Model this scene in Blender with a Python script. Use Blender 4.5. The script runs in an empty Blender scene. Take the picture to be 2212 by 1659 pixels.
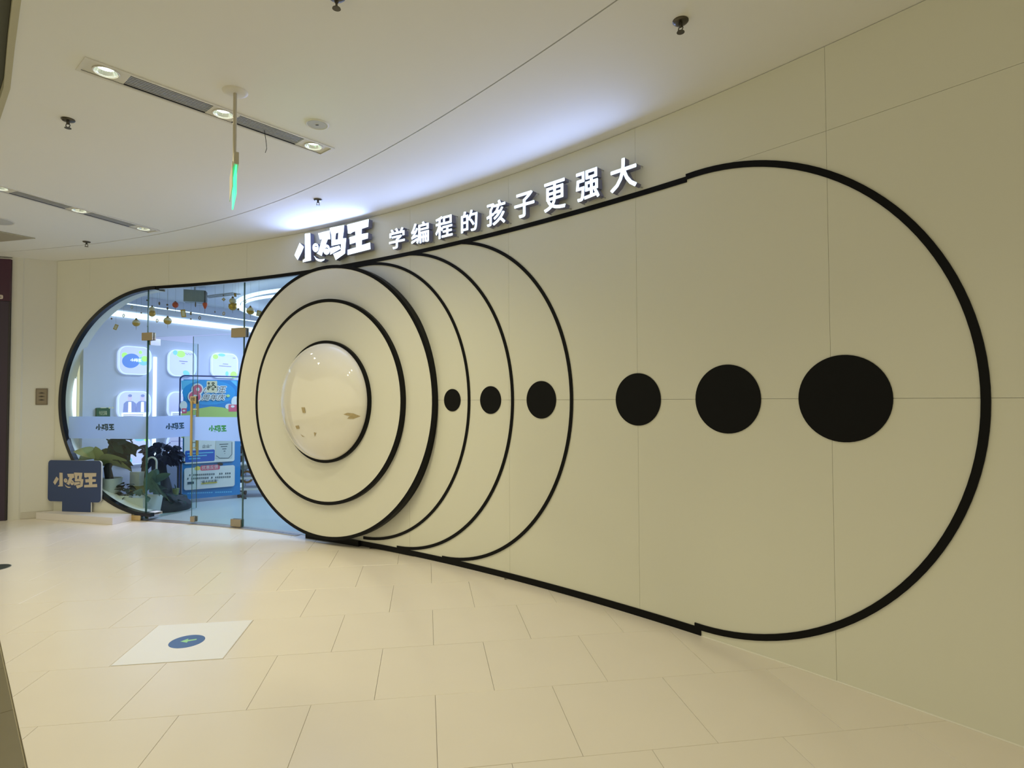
import bpy, bmesh, math, random
import numpy as np
from mathutils import Vector, Matrix
from mathutils.geometry import delaunay_2d_cdt

random.seed(7)
scene = bpy.context.scene
COL = scene.collection
PI = math.pi


def lin(c):
    return tuple((x / 255 / 12.92) if x / 255 <= .04045 else ((x / 255 + .055) / 1.055) ** 2.4 for x in c)


# ------------------------------------------------------------------ camera, world, exposure
F_PX, CX, CY, PITCH, ROLL, EYE = 1250.0, 1106.0, 829.5, .0275, .0042, 1.5
_fw = np.array([0, math.cos(PITCH), math.sin(PITCH)])
_up0 = np.array([0, -math.sin(PITCH), math.cos(PITCH)])
_rt0 = np.array([1.0, 0, 0])
_rt = math.cos(ROLL) * _rt0 - math.sin(ROLL) * _up0
_up = math.sin(ROLL) * _rt0 + math.cos(ROLL) * _up0
cam = bpy.data.objects.new('camera', bpy.data.cameras.new('camera'))
COL.objects.link(cam)
cam.matrix_world = Matrix(((_rt[0], _up[0], -_fw[0], 0), (_rt[1], _up[1], -_fw[1], 0), (_rt[2], _up[2], -_fw[2], EYE), (0, 0, 0, 1)))
cam.data.sensor_fit = 'HORIZONTAL'
cam.data.sensor_width = 36
cam.data.lens = F_PX / 2212 * 36
cam.data.clip_start = .05
scene.camera = cam

world = bpy.data.worlds.new('world')
scene.world = world
world.use_nodes = True
bg = world.node_tree.nodes['Background']
bg.inputs[0].default_value = (1.0, .925, .62, 1)      # the open atrium behind and to the left of the camera
bg.inputs[1].default_value = .62
scene.view_settings.view_transform = 'Standard'
scene.view_settings.look = 'None'
scene.view_settings.gamma = 1
scene.view_settings.use_curve_mapping = False
scene.view_settings.exposure = 0.2
HALL_LIGHT = (1.0, .905, .56)
HALL_W = 58.0          # each downlight of the hall
SHOP_W = 108.0          # ring lamps of the shop
SIGN_E = 1.35           # letter faces
SHOP_LIGHT = (.56, .66, 1.0)
SIGN_LIGHT = (.66, .84, 1.0)
SIGN_W = 1.15            # watts thrown by one slogan letter
SIGN_GLOW = (.36, .50, 1.0)


# ------------------------------------------------------------------ geometry of the place
WCO = [-8.291908630491162e-05, -0.000774339521192303, -0.004298873268879059, -0.0828443571329892, -0.8601992607724044, 4.854928026075319]
DCO = np.polyder(WCO)
XJ = 1.9


def wy(X):
    X = np.asarray(X, float)
    return np.where(X > XJ, np.polyval(WCO, XJ) + np.polyval(DCO, XJ) * (X - XJ), np.polyval(WCO, X))


_XS = np.linspace(-6.6, 6.5, 6551)
_YS = wy(_XS)
_SS = np.concatenate([[0], np.cumsum(np.hypot(np.diff(_XS), np.diff(_YS)))])
_SS -= np.interp(0, _XS, _SS)


def W(s, z, off=0.0):
    """point on the curved front wall: s metres along it, z up, off towards the hall"""
    X = float(np.interp(s, _SS, _XS))
    m = float(np.polyval(DCO, min(X, XJ)))
    h = math.hypot(m, 1)
    return Vector((X + m / h * off, float(wy(X)) - off / h, z))


def s_of(X):
    return float(np.interp(X, _XS, _SS))


def zceil(X):
    return 3.41 + .008 * X


def ray(px, py):
    return _fw + _rt * (px - CX) / F_PX - _up * (py - CY) / F_PX


def on_z(px, py, z=0.0):
    d = ray(px, py)
    t = (z - EYE) / d[2]
    return Vector((d[0] * t, d[1] * t, z))


def on_ceil(px, py):
    d = ray(px, py)
    t = (3.41 - EYE) / (d[2] - .008 * d[0])
    return Vector((d[0] * t, d[1] * t, EYE + d[2] * t))


def at(px, py, Y):
    d = ray(px, py)
    t = Y / d[1]
    return Vector((d[0] * t, Y, EYE + d[2] * t))


class Plane:
    """vertical plane: origin o, direction d in plan; n faces the room"""
    def __init__(self, o, d, flip=1):
        self.o = np.array(o, float)
        self.d = np.array(d, float) / np.hypot(*d)
        self.n = np.array([self.d[1], -self.d[0]]) * flip

    def uv(self, px, py):
        r = ray(px, py)
        t = (self.n @ self.o) / (self.n @ r[:2])
        p = r[:2] * t
        return float((p - self.o) @ self.d), float(EYE + r[2] * t)

    def __call__(self, u, z, off=0.0):
        p = self.o + self.d * u + self.n * off
        return Vector((p[0], p[1], z))


def on_wall(px, py, off=0.0):
    """s, z on the offset wall"""
    if off not in on_wall.c:
        S = np.linspace(-7.0, 6.0, 2601)
        on_wall.c[off] = (S, np.array([W(s, 0, off)[:2] for s in S]))
    S, P = on_wall.c[off]
    d = ray(px, py)
    c = P[:, 0] * d[1] - P[:, 1] * d[0]
    i = int(np.where(np.sign(c[1:]) != np.sign(c[:-1]))[0][0])
    k = c[i] / (c[i] - c[i + 1])
    p = P[i] + (P[i + 1] - P[i]) * k
    return float(S[i] + k * (S[i + 1] - S[i])), float(EYE + d[2] * p[1] / d[1])


on_wall.c = {}


# ------------------------------------------------------------------ materials
MATS = {}


def mat(name, col, rough=.5, metal=0.0, emit=None, es=0.0, noise=0.0, nscale=8.0, bump=0.0, spec=.5, rand=0.0, coat=0.0):
    if name in MATS:
        return MATS[name]
    m = bpy.data.materials.new(name)
    m.use_nodes = True
    nt = m.node_tree
    b = nt.nodes['Principled BSDF']
    c = lin(col) if max(col) > 1 else col
    b.inputs['Base Color'].default_value = (*c, 1)
    b.inputs['Roughness'].default_value = rough
    b.inputs['Metallic'].default_value = metal
    b.inputs['Specular IOR Level'].default_value = spec
    b.inputs['Coat Weight'].default_value = coat
    if emit is not None:
        b.inputs['Emission Color'].default_value = (*(lin(emit) if max(emit) > 1 else emit), 1)
        b.inputs['Emission Strength'].default_value = es
    if noise or bump:
        tc = nt.nodes.new('ShaderNodeTexCoord')
        n = nt.nodes.new('ShaderNodeTexNoise')
        n.inputs['Scale'].default_value = nscale
        n.inputs['Detail'].default_value = 4
        nt.links.new(tc.outputs['Object'], n.inputs['Vector'])
        if noise:
            mr = nt.nodes.new('ShaderNodeMapRange')
            mr.inputs['To Min'].default_value = 1 - noise
            mr.inputs['To Max'].default_value = 1 + noise
            nt.links.new(n.outputs['Fac'], mr.inputs['Value'])
            mx = nt.nodes.new('ShaderNodeVectorMath')
            mx.operation = 'SCALE'
            mx.inputs[0].default_value = c
            nt.links.new(mr.outputs[0], mx.inputs['Scale'])
            nt.links.new(mx.outputs[0], b.inputs['Base Color'])
        if bump:
            bp = nt.nodes.new('ShaderNodeBump')
            bp.inputs['Strength'].default_value = bump
            bp.inputs['Distance'].default_value = .002
            nt.links.new(n.outputs['Fac'], bp.inputs['Height'])
            nt.links.new(bp.outputs[0], b.inputs['Normal'])
    MATS[name] = m
    return m


def glass_mat(name, tint, refl=1.0):
    m = bpy.data.materials.new(name)
    m.use_nodes = True
    nt = m.node_tree
    nt.nodes.clear()
    o = nt.nodes.new('ShaderNodeOutputMaterial')
    tr = nt.nodes.new('ShaderNodeBsdfTransparent')
    tr.inputs[0].default_value = (*tint, 1)
    gl = nt.nodes.new('ShaderNodeBsdfGlossy')
    gl.inputs['Roughness'].default_value = .02
    fr = nt.nodes.new('ShaderNodeFresnel')
    fr.inputs['IOR'].default_value = 1.45
    mu = nt.nodes.new('ShaderNodeMath')
    mu.operation = 'MULTIPLY'
    mu.inputs[1].default_value = refl
    mx = nt.nodes.new('ShaderNodeMixShader')
    ge = nt.nodes.new('ShaderNodeNewGeometry')
    iv = nt.nodes.new('ShaderNodeMath')
    iv.operation = 'SUBTRACT'
    iv.inputs[0].default_value = refl
    nt.links.new(ge.outputs['Backfacing'], iv.inputs[1])     # only the outer faces of the pane reflect
    iv.use_clamp = True
    nt.links.new(fr.outputs[0], mu.inputs[0])
    nt.links.new(iv.outputs[0], mu.inputs[1])
    nt.links.new(mu.outputs[0], mx.inputs[0])
    nt.links.new(tr.outputs[0], mx.inputs[1])
    nt.links.new(gl.outputs[0], mx.inputs[2])
    nt.links.new(mx.outputs[0], o.inputs[0])
    MATS[name] = m
    return m


def frost_mat(name, col):
    m = bpy.data.materials.new(name)
    m.use_nodes = True
    nt = m.node_tree
    nt.nodes.clear()
    o = nt.nodes.new('ShaderNodeOutputMaterial')
    d = nt.nodes.new('ShaderNodeBsdfDiffuse')
    t = nt.nodes.new('ShaderNodeBsdfTranslucent')
    p = nt.nodes.new('ShaderNodeBsdfTransparent')
    for n in (d, t):
        n.inputs[0].default_value = (*col, 1)
    a = nt.nodes.new('ShaderNodeMixShader')
    a.inputs[0].default_value = .62
    b = nt.nodes.new('ShaderNodeMixShader')
    b.inputs[0].default_value = .10
    nt.links.new(d.outputs[0], a.inputs[1])
    nt.links.new(t.outputs[0], a.inputs[2])
    nt.links.new(a.outputs[0], b.inputs[1])
    nt.links.new(p.outputs[0], b.inputs[2])
    nt.links.new(b.outputs[0], o.inputs[0])
    MATS[name] = m
    return m


M_WALL = mat('wall_paint', (.72, .712, .62), .42, noise=.012, nscale=1.3, spec=.35)
M_BACK = mat('wall_backing', (.42, .40, .33), .8)
M_CEIL = mat('ceiling_paint', (.84, .84, .825), .75, noise=.008, nscale=1.1)
M_TILE = mat('floor_tile', (.80, .735, .65), .23, noise=.03, nscale=2.2, spec=.5)
M_GROUT = mat('floor_grout', (.50, .45, .34), .8)
M_BLACK = mat('black_lacquer', (.003, .003, .0035), .45, spec=.14)
M_DISCW = mat('white_lacquer', (.73, .72, .64), .40, noise=.008, nscale=1.2, spec=.35)
M_DOME = mat('glossy_dome', (.80, .77, .70), .035, spec=.5, coat=.5)
M_SIGNFACE = mat('sign_face', (.85, .9, 1.0), .4, emit=SIGN_LIGHT, es=SIGN_E)
M_SIGNSIDE = mat('sign_return', (.20, .21, .34), .4)
M_STEEL = mat('brushed_steel', (.55, .56, .56), .3, metal=.9, noise=.05, nscale=30)
M_BRASS = mat('bronze_fitting', (.34, .28, .19), .36, metal=.75, noise=.05, nscale=30)
M_GOLD = mat('gold_handle', (.66, .48, .20), .3, metal=.85)
M_GLASS = glass_mat('clear_glass', (.90, .965, .95))
M_GLASSE = mat('glass_edge', (.05, .13, .12), .2)
M_FROST = frost_mat('frosted_film', (.64, .78, 1.0))
M_WHITE = mat('white_paint', (.78, .77, .75), .45)
M_GREY = mat('grey_metal', (.30, .33, .34), .45, metal=.2)
M_DARK = mat('dark_plastic', (.02, .022, .025), .4)
M_LAMP = mat('lamp_lens', (.9, .95, .9), .3, emit=(.88, 1.0, .92), es=6.0)
M_LED = mat('led_white', (.9, .95, 1), .4, emit=(.72, .86, 1.0), es=1.5)
M_LEDRING = mat('led_ring', (.9, .95, 1), .4, emit=(.72, .86, 1.0), es=1.2)
M_SHOPWALL = mat('shop_wall', (.60, .63, .76), .5, noise=.01, nscale=1.0)
M_SHOPFLOOR = mat('shop_floor', (.33, .42, .42), .3, noise=.02, nscale=1.0)
M_SHOPCEIL = mat('shop_ceiling', (.66, .70, .80), .7)


# ------------------------------------------------------------------ mesh building
WORLD = {}


class MB:
    def __init__(self):
        self.v, self.f, self.m = [], [], []

    def add(self, vs, fs, mi=0):
        b = len(self.v)
        self.v += [Vector(v) for v in vs]
        self.f += [tuple(i + b for i in f) for f in fs]
        self.m += [mi] * len(fs)
        return self

    def box(self, c, size, R=None, mi=0):
        x, y, z = (k / 2 for k in size)
        vs = [Vector((i * x, j * y, k * z)) for i in (-1, 1) for j in (-1, 1) for k in (-1, 1)]
        if R is not None:
            vs = [R @ v for v in vs]
        c = Vector(c)
        return self.add([v + c for v in vs], [(0, 1, 3, 2), (4, 6, 7, 5), (0, 4, 5, 1), (2, 3, 7, 6), (0, 2, 6, 4), (1, 5, 7, 3)], mi)

    def prism(self, loops, fn, d0, d1, mi=0, ms=None, cap0=True):
        """flat shape (loops in 2D, winding rule) pushed from depth d0 to d1; fn(u, v, d) gives the point"""
        vs, tr = tri2d(loops)
        n = len(vs)
        P = [fn(u, v, d1) for u, v in vs]
        fs = [tuple(t) for t in tr]
        self.add(P, fs, mi)
        if d0 != d1:
            P0 = [fn(u, v, d0) for u, v in vs]
            if cap0:
                self.add(P0, [tuple(reversed(t)) for t in tr], mi)
            cnt = {}
            for t in tr:
                for a, b in ((t[0], t[1]), (t[1], t[2]), (t[2], t[0])):
                    k = (min(a, b), max(a, b))
                    cnt.setdefault(k, []).append((a, b))
            q, base = [], len(self.v)
            for k, l in cnt.items():
                if len(l) == 1:
                    a, b = l[0]
                    q.append((a, a + n, b + n, b))
            self.add(P + P0, q, mi if ms is None else ms)
        return self

    def tube(self, pts, r, n=8, mi=0, cap=True):
        pts = [Vector(p) for p in pts]
        rs = r if isinstance(r, (list, tuple)) else [r] * len(pts)
        rings, ref = [], None
        for i, p in enumerate(pts):
            t = (pts[min(i + 1, len(pts) - 1)] - pts[max(i - 1, 0)]).normalized()
            if ref is None:
                ref = t.orthogonal().normalized()
            ref = (ref - t * ref.dot(t)).normalized()
            b = t.cross(ref)
            rings.append([p + (ref * math.cos(2 * PI * k / n) + b * math.sin(2 * PI * k / n)) * rs[i] for k in range(n)])
        vs = [v for R in rings for v in R]
        fs = [(i * n + k, i * n + (k + 1) % n, (i + 1) * n + (k + 1) % n, (i + 1) * n + k) for i in range(len(pts) - 1) for k in range(n)]
        if cap:
            fs += [tuple(reversed(range(n))), tuple(range((len(pts) - 1) * n, len(pts) * n))]
        return self.add(vs, fs, mi)

    def lathe(self, prof, c=(0, 0, 0), axis=(0, 0, 1), n=24, mi=0):
        """profile [(radius, height)] spun about axis through c"""
        a = Vector(axis).normalized()
        x = a.orthogonal().normalized()
        y = a.cross(x)
        c = Vector(c)
        vs, idx = [], []
        for r, h in prof:
            if r < 1e-6:
                idx.append([len(vs)])
                vs.append(c + a * h)
            else:
                idx.append(list(range(len(vs), len(vs) + n)))
                vs += [c + a * h + (x * math.cos(2 * PI * k / n) + y * math.sin(2 * PI * k / n)) * r for k in range(n)]
        fs = []
        for A, B in zip(idx[:-1], idx[1:]):
            for k in range(n):
                k2 = (k + 1) % n
                if len(A) == 1 and len(B) == 1:
                    continue
                if len(A) == 1:
                    fs.append((A[0], B[k2], B[k]))
                elif len(B) == 1:
                    fs.append((A[k], A[k2], B[0]))
                else:
                    fs.append((A[k], A[k2], B[k2], B[k]))
        return self.add(vs, fs, mi)


def wind(loops, P):
    w = np.zeros(len(P))
    for L in loops:
        A = np.array(L, float)
        B = np.roll(A, -1, 0)
        for (x0, y0), (x1, y1) in zip(A, B):
            cr = (x1 - x0) * (P[:, 1] - y0) - (P[:, 0] - x0) * (y1 - y0)
            w += np.where((y0 <= P[:, 1]) & (y1 > P[:, 1]) & (cr > 0), 1, 0) - np.where((y0 > P[:, 1]) & (y1 <= P[:, 1]) & (cr < 0), 1, 0)
    return w


def area2(L):
    A = np.array(L)
    B = np.roll(A, -1, 0)
    return float((A[:, 0] * B[:, 1] - B[:, 0] * A[:, 1]).sum() / 2)


def ccw(L):
    return L if area2(L) > 0 else L[::-1]


def cw(L):
    return L if area2(L) < 0 else L[::-1]


def tri2d(loops):
    if len(loops) == 1 and len(loops[0]) == 4:
        L = ccw(list(loops[0]))
        return [tuple(p) for p in L], [(0, 1, 2), (0, 2, 3)]
    vs, es = [], []
    for L in loops:
        b = len(vs)
        vs += [Vector((p[0], p[1])) for p in L]
        es += [(b + i, b + (i + 1) % len(L)) for i in range(len(L))]
    v, e, f, *_ = delaunay_2d_cdt(vs, es, [], 0, 1e-6)
    f = [t for t in f if len(t) == 3]
    V = np.array([(p[0], p[1]) for p in v])
    T = np.array(f)
    w = wind(loops, V[T].mean(1))
    keep = [t if np.cross(V[t[1]] - V[t[0]], V[t[2]] - V[t[0]]) > 0 else (t[0], t[2], t[1]) for t, k in zip(f, w) if abs(k) > .5]
    return [tuple(p) for p in V], [tuple(t) for t in keep]


def mesh_from(mb, mats, smooth=False):
    me = bpy.data.meshes.new('mesh')
    me.from_pydata([tuple(v) for v in mb.v], [], mb.f)
    for m in (mats if isinstance(mats, (list, tuple)) else [mats]):
        me.materials.append(m)
    if any(mb.m):
        me.polygons.foreach_set('material_index', mb.m)
    if smooth:
        me.polygons.foreach_set('use_smooth', [True] * len(me.polygons))
    me.validate()
    bm = bmesh.new()
    bm.from_mesh(me)
    bmesh.ops.recalc_face_normals(bm, faces=bm.faces)
    bm.to_mesh(me)
    bm.free()
    me.update()
    return me


def obj(name, mb, mats, parent=None, smooth=False):
    """one mesh object; geometry given in the frame in which the parent was defined (world unless the parent is moved later)"""
    off = WORLD.get(parent.name, Vector((0, 0, 0))) if parent else None
    if off is not None and off.length:
        mb.v = [v - off for v in mb.v]
    me = mesh_from(mb, mats, smooth)
    me.name = name
    o = bpy.data.objects.new(name, me)
    COL.objects.link(o)
    if parent:
        o.parent = parent
        WORLD[o.name] = off
    if smooth:
        try:
            me.set_sharp_from_angle(angle=math.radians(40))
        except Exception:
            pass
    return o


def thing(name, label, cat, loc=(0, 0, 0), group=None):
    o = bpy.data.objects.new(name, None)
    o.empty_display_size = .1
    COL.objects.link(o)
    o.location = loc
    WORLD[o.name] = Vector(loc)
    return tag(o, label, cat, group)


def tag(o, label, cat, group=None):
    o['label'] = label
    o['category'] = cat
    if group:
        o['group'] = group
    return o


def struct(o):
    o['kind'] = 'structure'
    return o


def dup(root, loc, rotz, label, group=None):
    r = root.copy()
    COL.objects.link(r)
    r.location = loc
    r.rotation_euler = (0, 0, rotz)
    r['label'] = label
    if group:
        r['group'] = group
    for ch in list(root.children):
        c = ch.copy()
        COL.objects.link(c)
        c.parent = r
        for g in list(ch.children):
            d = g.copy()
            COL.objects.link(d)
            d.parent = c
    return r


def rrect(u0, v0, u1, v1, r, n=6):
    L = []
    for cx_, cy_, a0 in ((u1 - r, v0 + r, -PI / 2), (u1 - r, v1 - r, 0), (u0 + r, v1 - r, PI / 2), (u0 + r, v0 + r, PI)):
        L += [(cx_ + r * math.cos(a0 + PI / 2 * k / n), cy_ + r * math.sin(a0 + PI / 2 * k / n)) for k in range(n + 1)]
    return L


def circ(cx_, cy_, r, n=32, ry=None, rot=0.0):
    ry = r if ry is None else ry
    return [(cx_ + r * math.cos(a) * math.cos(rot) - ry * math.sin(a) * math.sin(rot), cy_ + r * math.cos(a) * math.sin(rot) + ry * math.sin(a) * math.cos(rot)) for a in (2 * PI * k / n for k in range(n))]


_TXT = {}


def text_loops(s, offset=0.0):
    """outlines of a line of text, 1 unit em, from Blender's own font"""
    k = (s, offset)
    if k in _TXT:
        return _TXT[k]
    c = bpy.data.curves.new('text', 'FONT')
    c.body = s
    c.size = 1
    c.resolution_u = 3
    c.offset = offset
    c.fill_mode = 'NONE'
    o = bpy.data.objects.new('text', c)
    COL.objects.link(o)
    dg = bpy.context.evaluated_depsgraph_get()
    me = bpy.data.meshes.new_from_object(o.evaluated_get(dg))
    adj = {}
    for e in me.edges:
        a, b = e.vertices
        adj.setdefault(a, []).append(b)
        adj.setdefault(b, []).append(a)
    seen, loops = set(), []
    for st in sorted(adj):
        if st in seen:
            continue
        L, prev, cur = [], None, st
        while cur not in seen:
            seen.add(cur)
            L.append(cur)
            nx = [b for b in adj[cur] if b != prev and b not in seen]
            nx.sort(key=lambda b: abs(b - cur))
            if not nx:
                break
            prev, cur = cur, nx[0]
        pts = [(me.vertices[i].co.x, me.vertices[i].co.y) for i in L]
        if len(pts) > 2:
            # keep the direction in which the outline was drawn
            inc = sum(1 if L[(i + 1) % len(L)] - L[i] == 1 else 0 for i in range(len(L)))
            loops.append(pts if inc * 2 >= len(L) else pts[::-1])
    bpy.data.objects.remove(o)
    bpy.data.meshes.remove(me)
    bpy.data.curves.remove(c)
    _TXT[k] = loops
    return loops


def fit_text(s, u0, v0, u1, v1, offset=.02, shear=0.0):
    L = text_loops(s, offset)
    A = np.vstack([np.array(l) for l in L])
    mn, mx = A.min(0), A.max(0)
    out = []
    for l in L:
        q = []
        for x, y in l:
            fx, fy = (x - mn[0]) / (mx[0] - mn[0]), (y - mn[1]) / (mx[1] - mn[1])
            q.append((u0 + fx * (u1 - u0) + shear * (fy - .5) * (v1 - v0), v0 + fy * (v1 - v0)))
        out.append(q)
    return out


LOGO = {
    'dot': [(-493, 79), (-430, 27), (-460, -23), (-524, -107), (-573, -49), (-532, 18)],
    'stem': [(-411, 170), (-333, 166), (-318, -136), (-443, -142), (-440, -118), (-409, -106)],
    'eye1': [(-202, -11), (-204, -25), (-210, -38), (-220, -47), (-233, -52), (-247, -53), (-262, -49), (-275, -40), (-285, -28), (-292, -14), (-294, 1), (-292, 16), (-286, 29), (-275, 38), (-263, 43), (-248, 43), (-234, 39), (-221, 31), (-211, 19), (-204, 4)],
    'slit1': [(-277, -1), (-263, 11), (-245, 15), (-227, 8), (-213, -6), (-229, 0), (-245, 5), (-261, 3)],
    'shi': [(-208, 146), (-33, 152), (-24, 57), (-63, 60), (-99, -1), (-140, -72), (-155, -107), (-227, -70), (-201, -51), (-148, 73), (-182, 75)],
    'eye2': [(-30, -55), (-32, -72), (-39, -86), (-50, -97), (-64, -103), (-79, -104), (-95, -99), (-109, -89), (-120, -76), (-127, -59), (-130, -42), (-127, -25), (-120, -11), (-109, 0), (-95, 6), (-80, 7), (-65, 2), (-51, -8), (-40, -22), (-33, -38)],
    'slit2': [(-118, -40), (-100, -28), (-80, -25), (-59, -34), (-45, -52), (-62, -43), (-80, -36), (-99, -37)],
    'ma': [(-33, 178), (183, 176), (178, 114), (163, 37), (215, 33), (197, -127), (61, -178), (22, -109), (139, -88), (140, -16), (-4, -18), (-6, 96)],
    'mah': [(60, 107), (101, 110), (93, 37), (50, 39)],
    'bar': [(-23, -40), (113, -30), (132, -68), (-23, -110)],
    'wang': [(231, 172), (546, 177), (540, 101), (444, 94), (442, 40), (538, 38), (534, -18), (447, -22), (445, -75), (567, -65), (573, -134), (239, -148), (239, -94), (366, -86), (361, -33), (273, -40), (265, 33), (356, 38), (350, 86), (310, 82), (279, 70), (243, 78)],
    'smile': [(-272, -91), (-239, -119), (-194, -138), (-149, -145), (-108, -145), (-117, -159), (-162, -169), (-200, -160), (-239, -138)],
}


def logo_loops(chars, u=0.0, v=0.0, k=1.0):
    """outlines of the shop's three-character logo, 1.146 m wide at k = 1"""
    sets = {'xiao': (('dot',), ('stem',), ('eye1', 'slit1')), 'ma': (('shi',), ('eye2', 'slit2'), ('ma', 'mah'), ('bar',), ('smile',)), 'wang': (('wang',),)}
    out = []
    for c in chars:
        for g in sets[c]:
            for i, n in enumerate(g):
                P = [(u + a / 1000 * k, v + b / 1000 * k) for a, b in LOGO[n]]
                out.append(ccw(P) if i == 0 else cw(P))
    return out


ALL3 = ('xiao', 'ma', 'wang')

# ================================================================== FLOOR
TA = math.radians(8.5)
E1 = Vector((math.cos(TA), math.sin(TA)))
E2 = Vector((-math.sin(TA), math.cos(TA)))
TO = Vector((-2.28, 3.29))
TP = .6075                       # tile pitch
SEAM_P, SEAM_D = Vector((-3.22, 3.67)), Vector((.698, -.716)).normalized()   # where the hall floor meets the brown stone
SEAM_N = Vector((-SEAM_D.y, SEAM_D.x))       # towards the hall


def clip_poly(P, o, n):
    out = []
    for i in range(len(P)):
        a, b = Vector(P[i]), Vector(P[(i + 1) % len(P)])
        da, db = (a - o).dot(n), (b - o).dot(n)
        if da >= 0:
            out.append(a)
        if (da >= 0) != (db >= 0):
            out.append(a + (b - a) * (da / (da - db)))
    return out


def tile_mesh(P, h=.012, bev=.0012):
    c = sum(P, Vector((0, 0))) / len(P)
    n = len(P)
    ins = [p + (c - p).normalized() * bev * 1.4 for p in P]
    vs = [(p.x, p.y, -h) for p in P] + [(p.x, p.y, -bev) for p in P] + [(p.x, p.y, 0) for p in ins]
    fs = [(i, (i + 1) % n, n + (i + 1) % n, n + i) for i in range(n)] + [(n + i, n + (i + 1) % n, 2 * n + (i + 1) % n, 2 * n + i) for i in range(n)] + [tuple(range(2 * n, 3 * n))]
    return MB().add(vs, fs)


slab = MB()
slab.box((-1.0, 1.4, -.062), (17, 16.4, .1))
floor = struct(obj('floor', slab, M_GROUT))
G = .0008
sq = [Vector((-TP / 2 + G, -TP / 2 + G)), Vector((TP / 2 - G, -TP / 2 + G)), Vector((TP / 2 - G, TP / 2 - G)), Vector((-TP / 2 + G, TP / 2 - G))]
tile_me = mesh_from(tile_mesh(sq), M_TILE)
n_tiles = 0
for j in range(-5, 9):
    for i in range(-13, 11):
        u = (i + (.5 if j % 2 else 0)) * TP - .005
        v = j * TP + .03
        c = TO + E1 * (u + TP / 2) + E2 * (v + TP / 2)
        if c.y > float(wy(min(max(c.x, -6.5), 6))) + .45 or c.y < 1.0 or c.x > c.y * .93 + 1.1 or c.x < -c.y * 1.02 - 1.9:
            continue
        P = [c + E1 * q.x + E2 * q.y for q in sq]
        sp_, sn_ = (SEAM_P, SEAM_N) if c.x > -3.75 else (Vector((-3.7, 4.03)), Vector((.355, .935)))     # the edge bends away to the left
        d = [(p - sp_).dot(sn_) for p in P]
        if max(d) <= .02:
            continue
        if min(d) < 0:
            Q = clip_poly(P, sp_ + sn_ * .004, sn_)
            if len(Q) < 3:
                continue
            me = mesh_from(tile_mesh([q - c for q in Q]), M_TILE)
            rot = 0
        else:
            me, rot = tile_me, TA
        t = bpy.data.objects.new('tile', me)
        COL.objects.link(t)
        t.parent = floor
        t.location = (c.x, c.y, random.uniform(-.0005, .0003))
        t.rotation_euler = (random.uniform(-.0006, .0006), random.uniform(-.0006, .0006), rot)
        n_tiles += 1
# brown stone by the atrium edge
M_STONE = mat('brown_stone', (.17, .145, .085), .35, noise=.12, nscale=5)
M_STONE2 = mat('pale_stone', (.52, .54, .36), .35, noise=.05, nscale=5)
for k in range(-1, 5):
    for r in range(4):
        o0 = SEAM_P + SEAM_D * (k * .62 - .12) - SEAM_N * (r * .62 + .004)
        P = [o0 + SEAM_D * .0015, o0 + SEAM_D * .6185, o0 + SEAM_D * .6185 - SEAM_N * .617, o0 + SEAM_D * .0015 - SEAM_N * .617]
        c = sum(P, Vector((0, 0))) / 4
        me = mesh_from(tile_mesh([p - c for p in (P[::-1] if area2([tuple(p) for p in P]) < 0 else P)]), M_STONE2 if (k, r) == (-1, 0) else M_STONE)
        t = bpy.data.objects.new('stone_tile', me)
        COL.objects.link(t)
        t.parent = floor
        t.location = (c.x, c.y, 0)

# ================================================================== CEILING
FIX1 = (Vector((-1.90, 3.772)), math.atan2(4.28 - 3.27, -1.47 + 2.33))
FIX2 = (Vector((-4.245, 5.635)), math.atan2(6.24 - 5.03, -4.0 + 4.49))
FL, FWD = 1.53, .165             # fixture slot


def rect_plan(c, a, l, w):
    d, n = Vector((math.cos(a), math.sin(a))), Vector((-math.sin(a), math.cos(a)))
    return [tuple(c + d * sx * l / 2 + n * sy * w / 2) for sx, sy in ((-1, -1), (1, -1), (1, 1), (-1, 1))]


FIXES = [FIX1, FIX2, (Vector((.55, 1.35)), FIX1[1] - .12), (Vector((-.55, -1.3)), FIX1[1]), (Vector((2.6, -1.2)), FIX1[1])]
GCO = [0.0006632924920330581, 0.005100722036875297, -0.0798998948059812, -1.143121828182938, 3.3287529778168476]


def gy(X):
    if X > .55:
        return float(np.polyval(GCO, .55) + np.polyval(np.polyder(GCO), .55) * (X - .55))
    if X < -6.35:
        return float(np.polyval(GCO, -6.35) - .18 * (X + 6.35))
    return float(np.polyval(GCO, X))


gx = [x for x in np.linspace(-9.0, 5.2, 76)]
groove = [(x, gy(x)) for x in gx]
EDGE = [(-9.0, 5.72), (-7.5, 5.42), (-6.2, 5.08), (-5.0, 4.68), (-4.1, 4.26), (-3.43, 3.83), (-3.01, 3.43), (-2.63, 3.02), (-2.3, 2.67), (-1.1, 1.37), (.3, -.15), (2.0, -2.0), (6.2, -6.5)]   # atrium edge of the ceiling
gap = .007
inner = [(x, y - gap) for x, y in groove]
outer = [(x, y + gap) for x, y in groove]
cp = lambda u, v, d: Vector((u, v, zceil(u) + d))
mb = MB().prism([ccw(inner + EDGE[::-1])] + [cw(rect_plan(c, a, FL, FWD)) for c, a in FIXES], cp, .03, 0.0)
ceiling = struct(obj('ceiling', MB().prism([ccw([(-9.0, 9.0)] + [(x + .02, y + .03) for x, y in EDGE] + [(6.6, 3.0), (-2.0, 9.0)])] + [cw(rect_plan(c, a, FL + .02, FWD + .02)) for c, a in FIXES], cp, .09, .032), M_BACK))
obj('panel', mb, M_CEIL, ceiling)
wl = [(float(x), float(wy(x)) + .10) for x in np.linspace(-6.5, 5.6, 60)]
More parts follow.
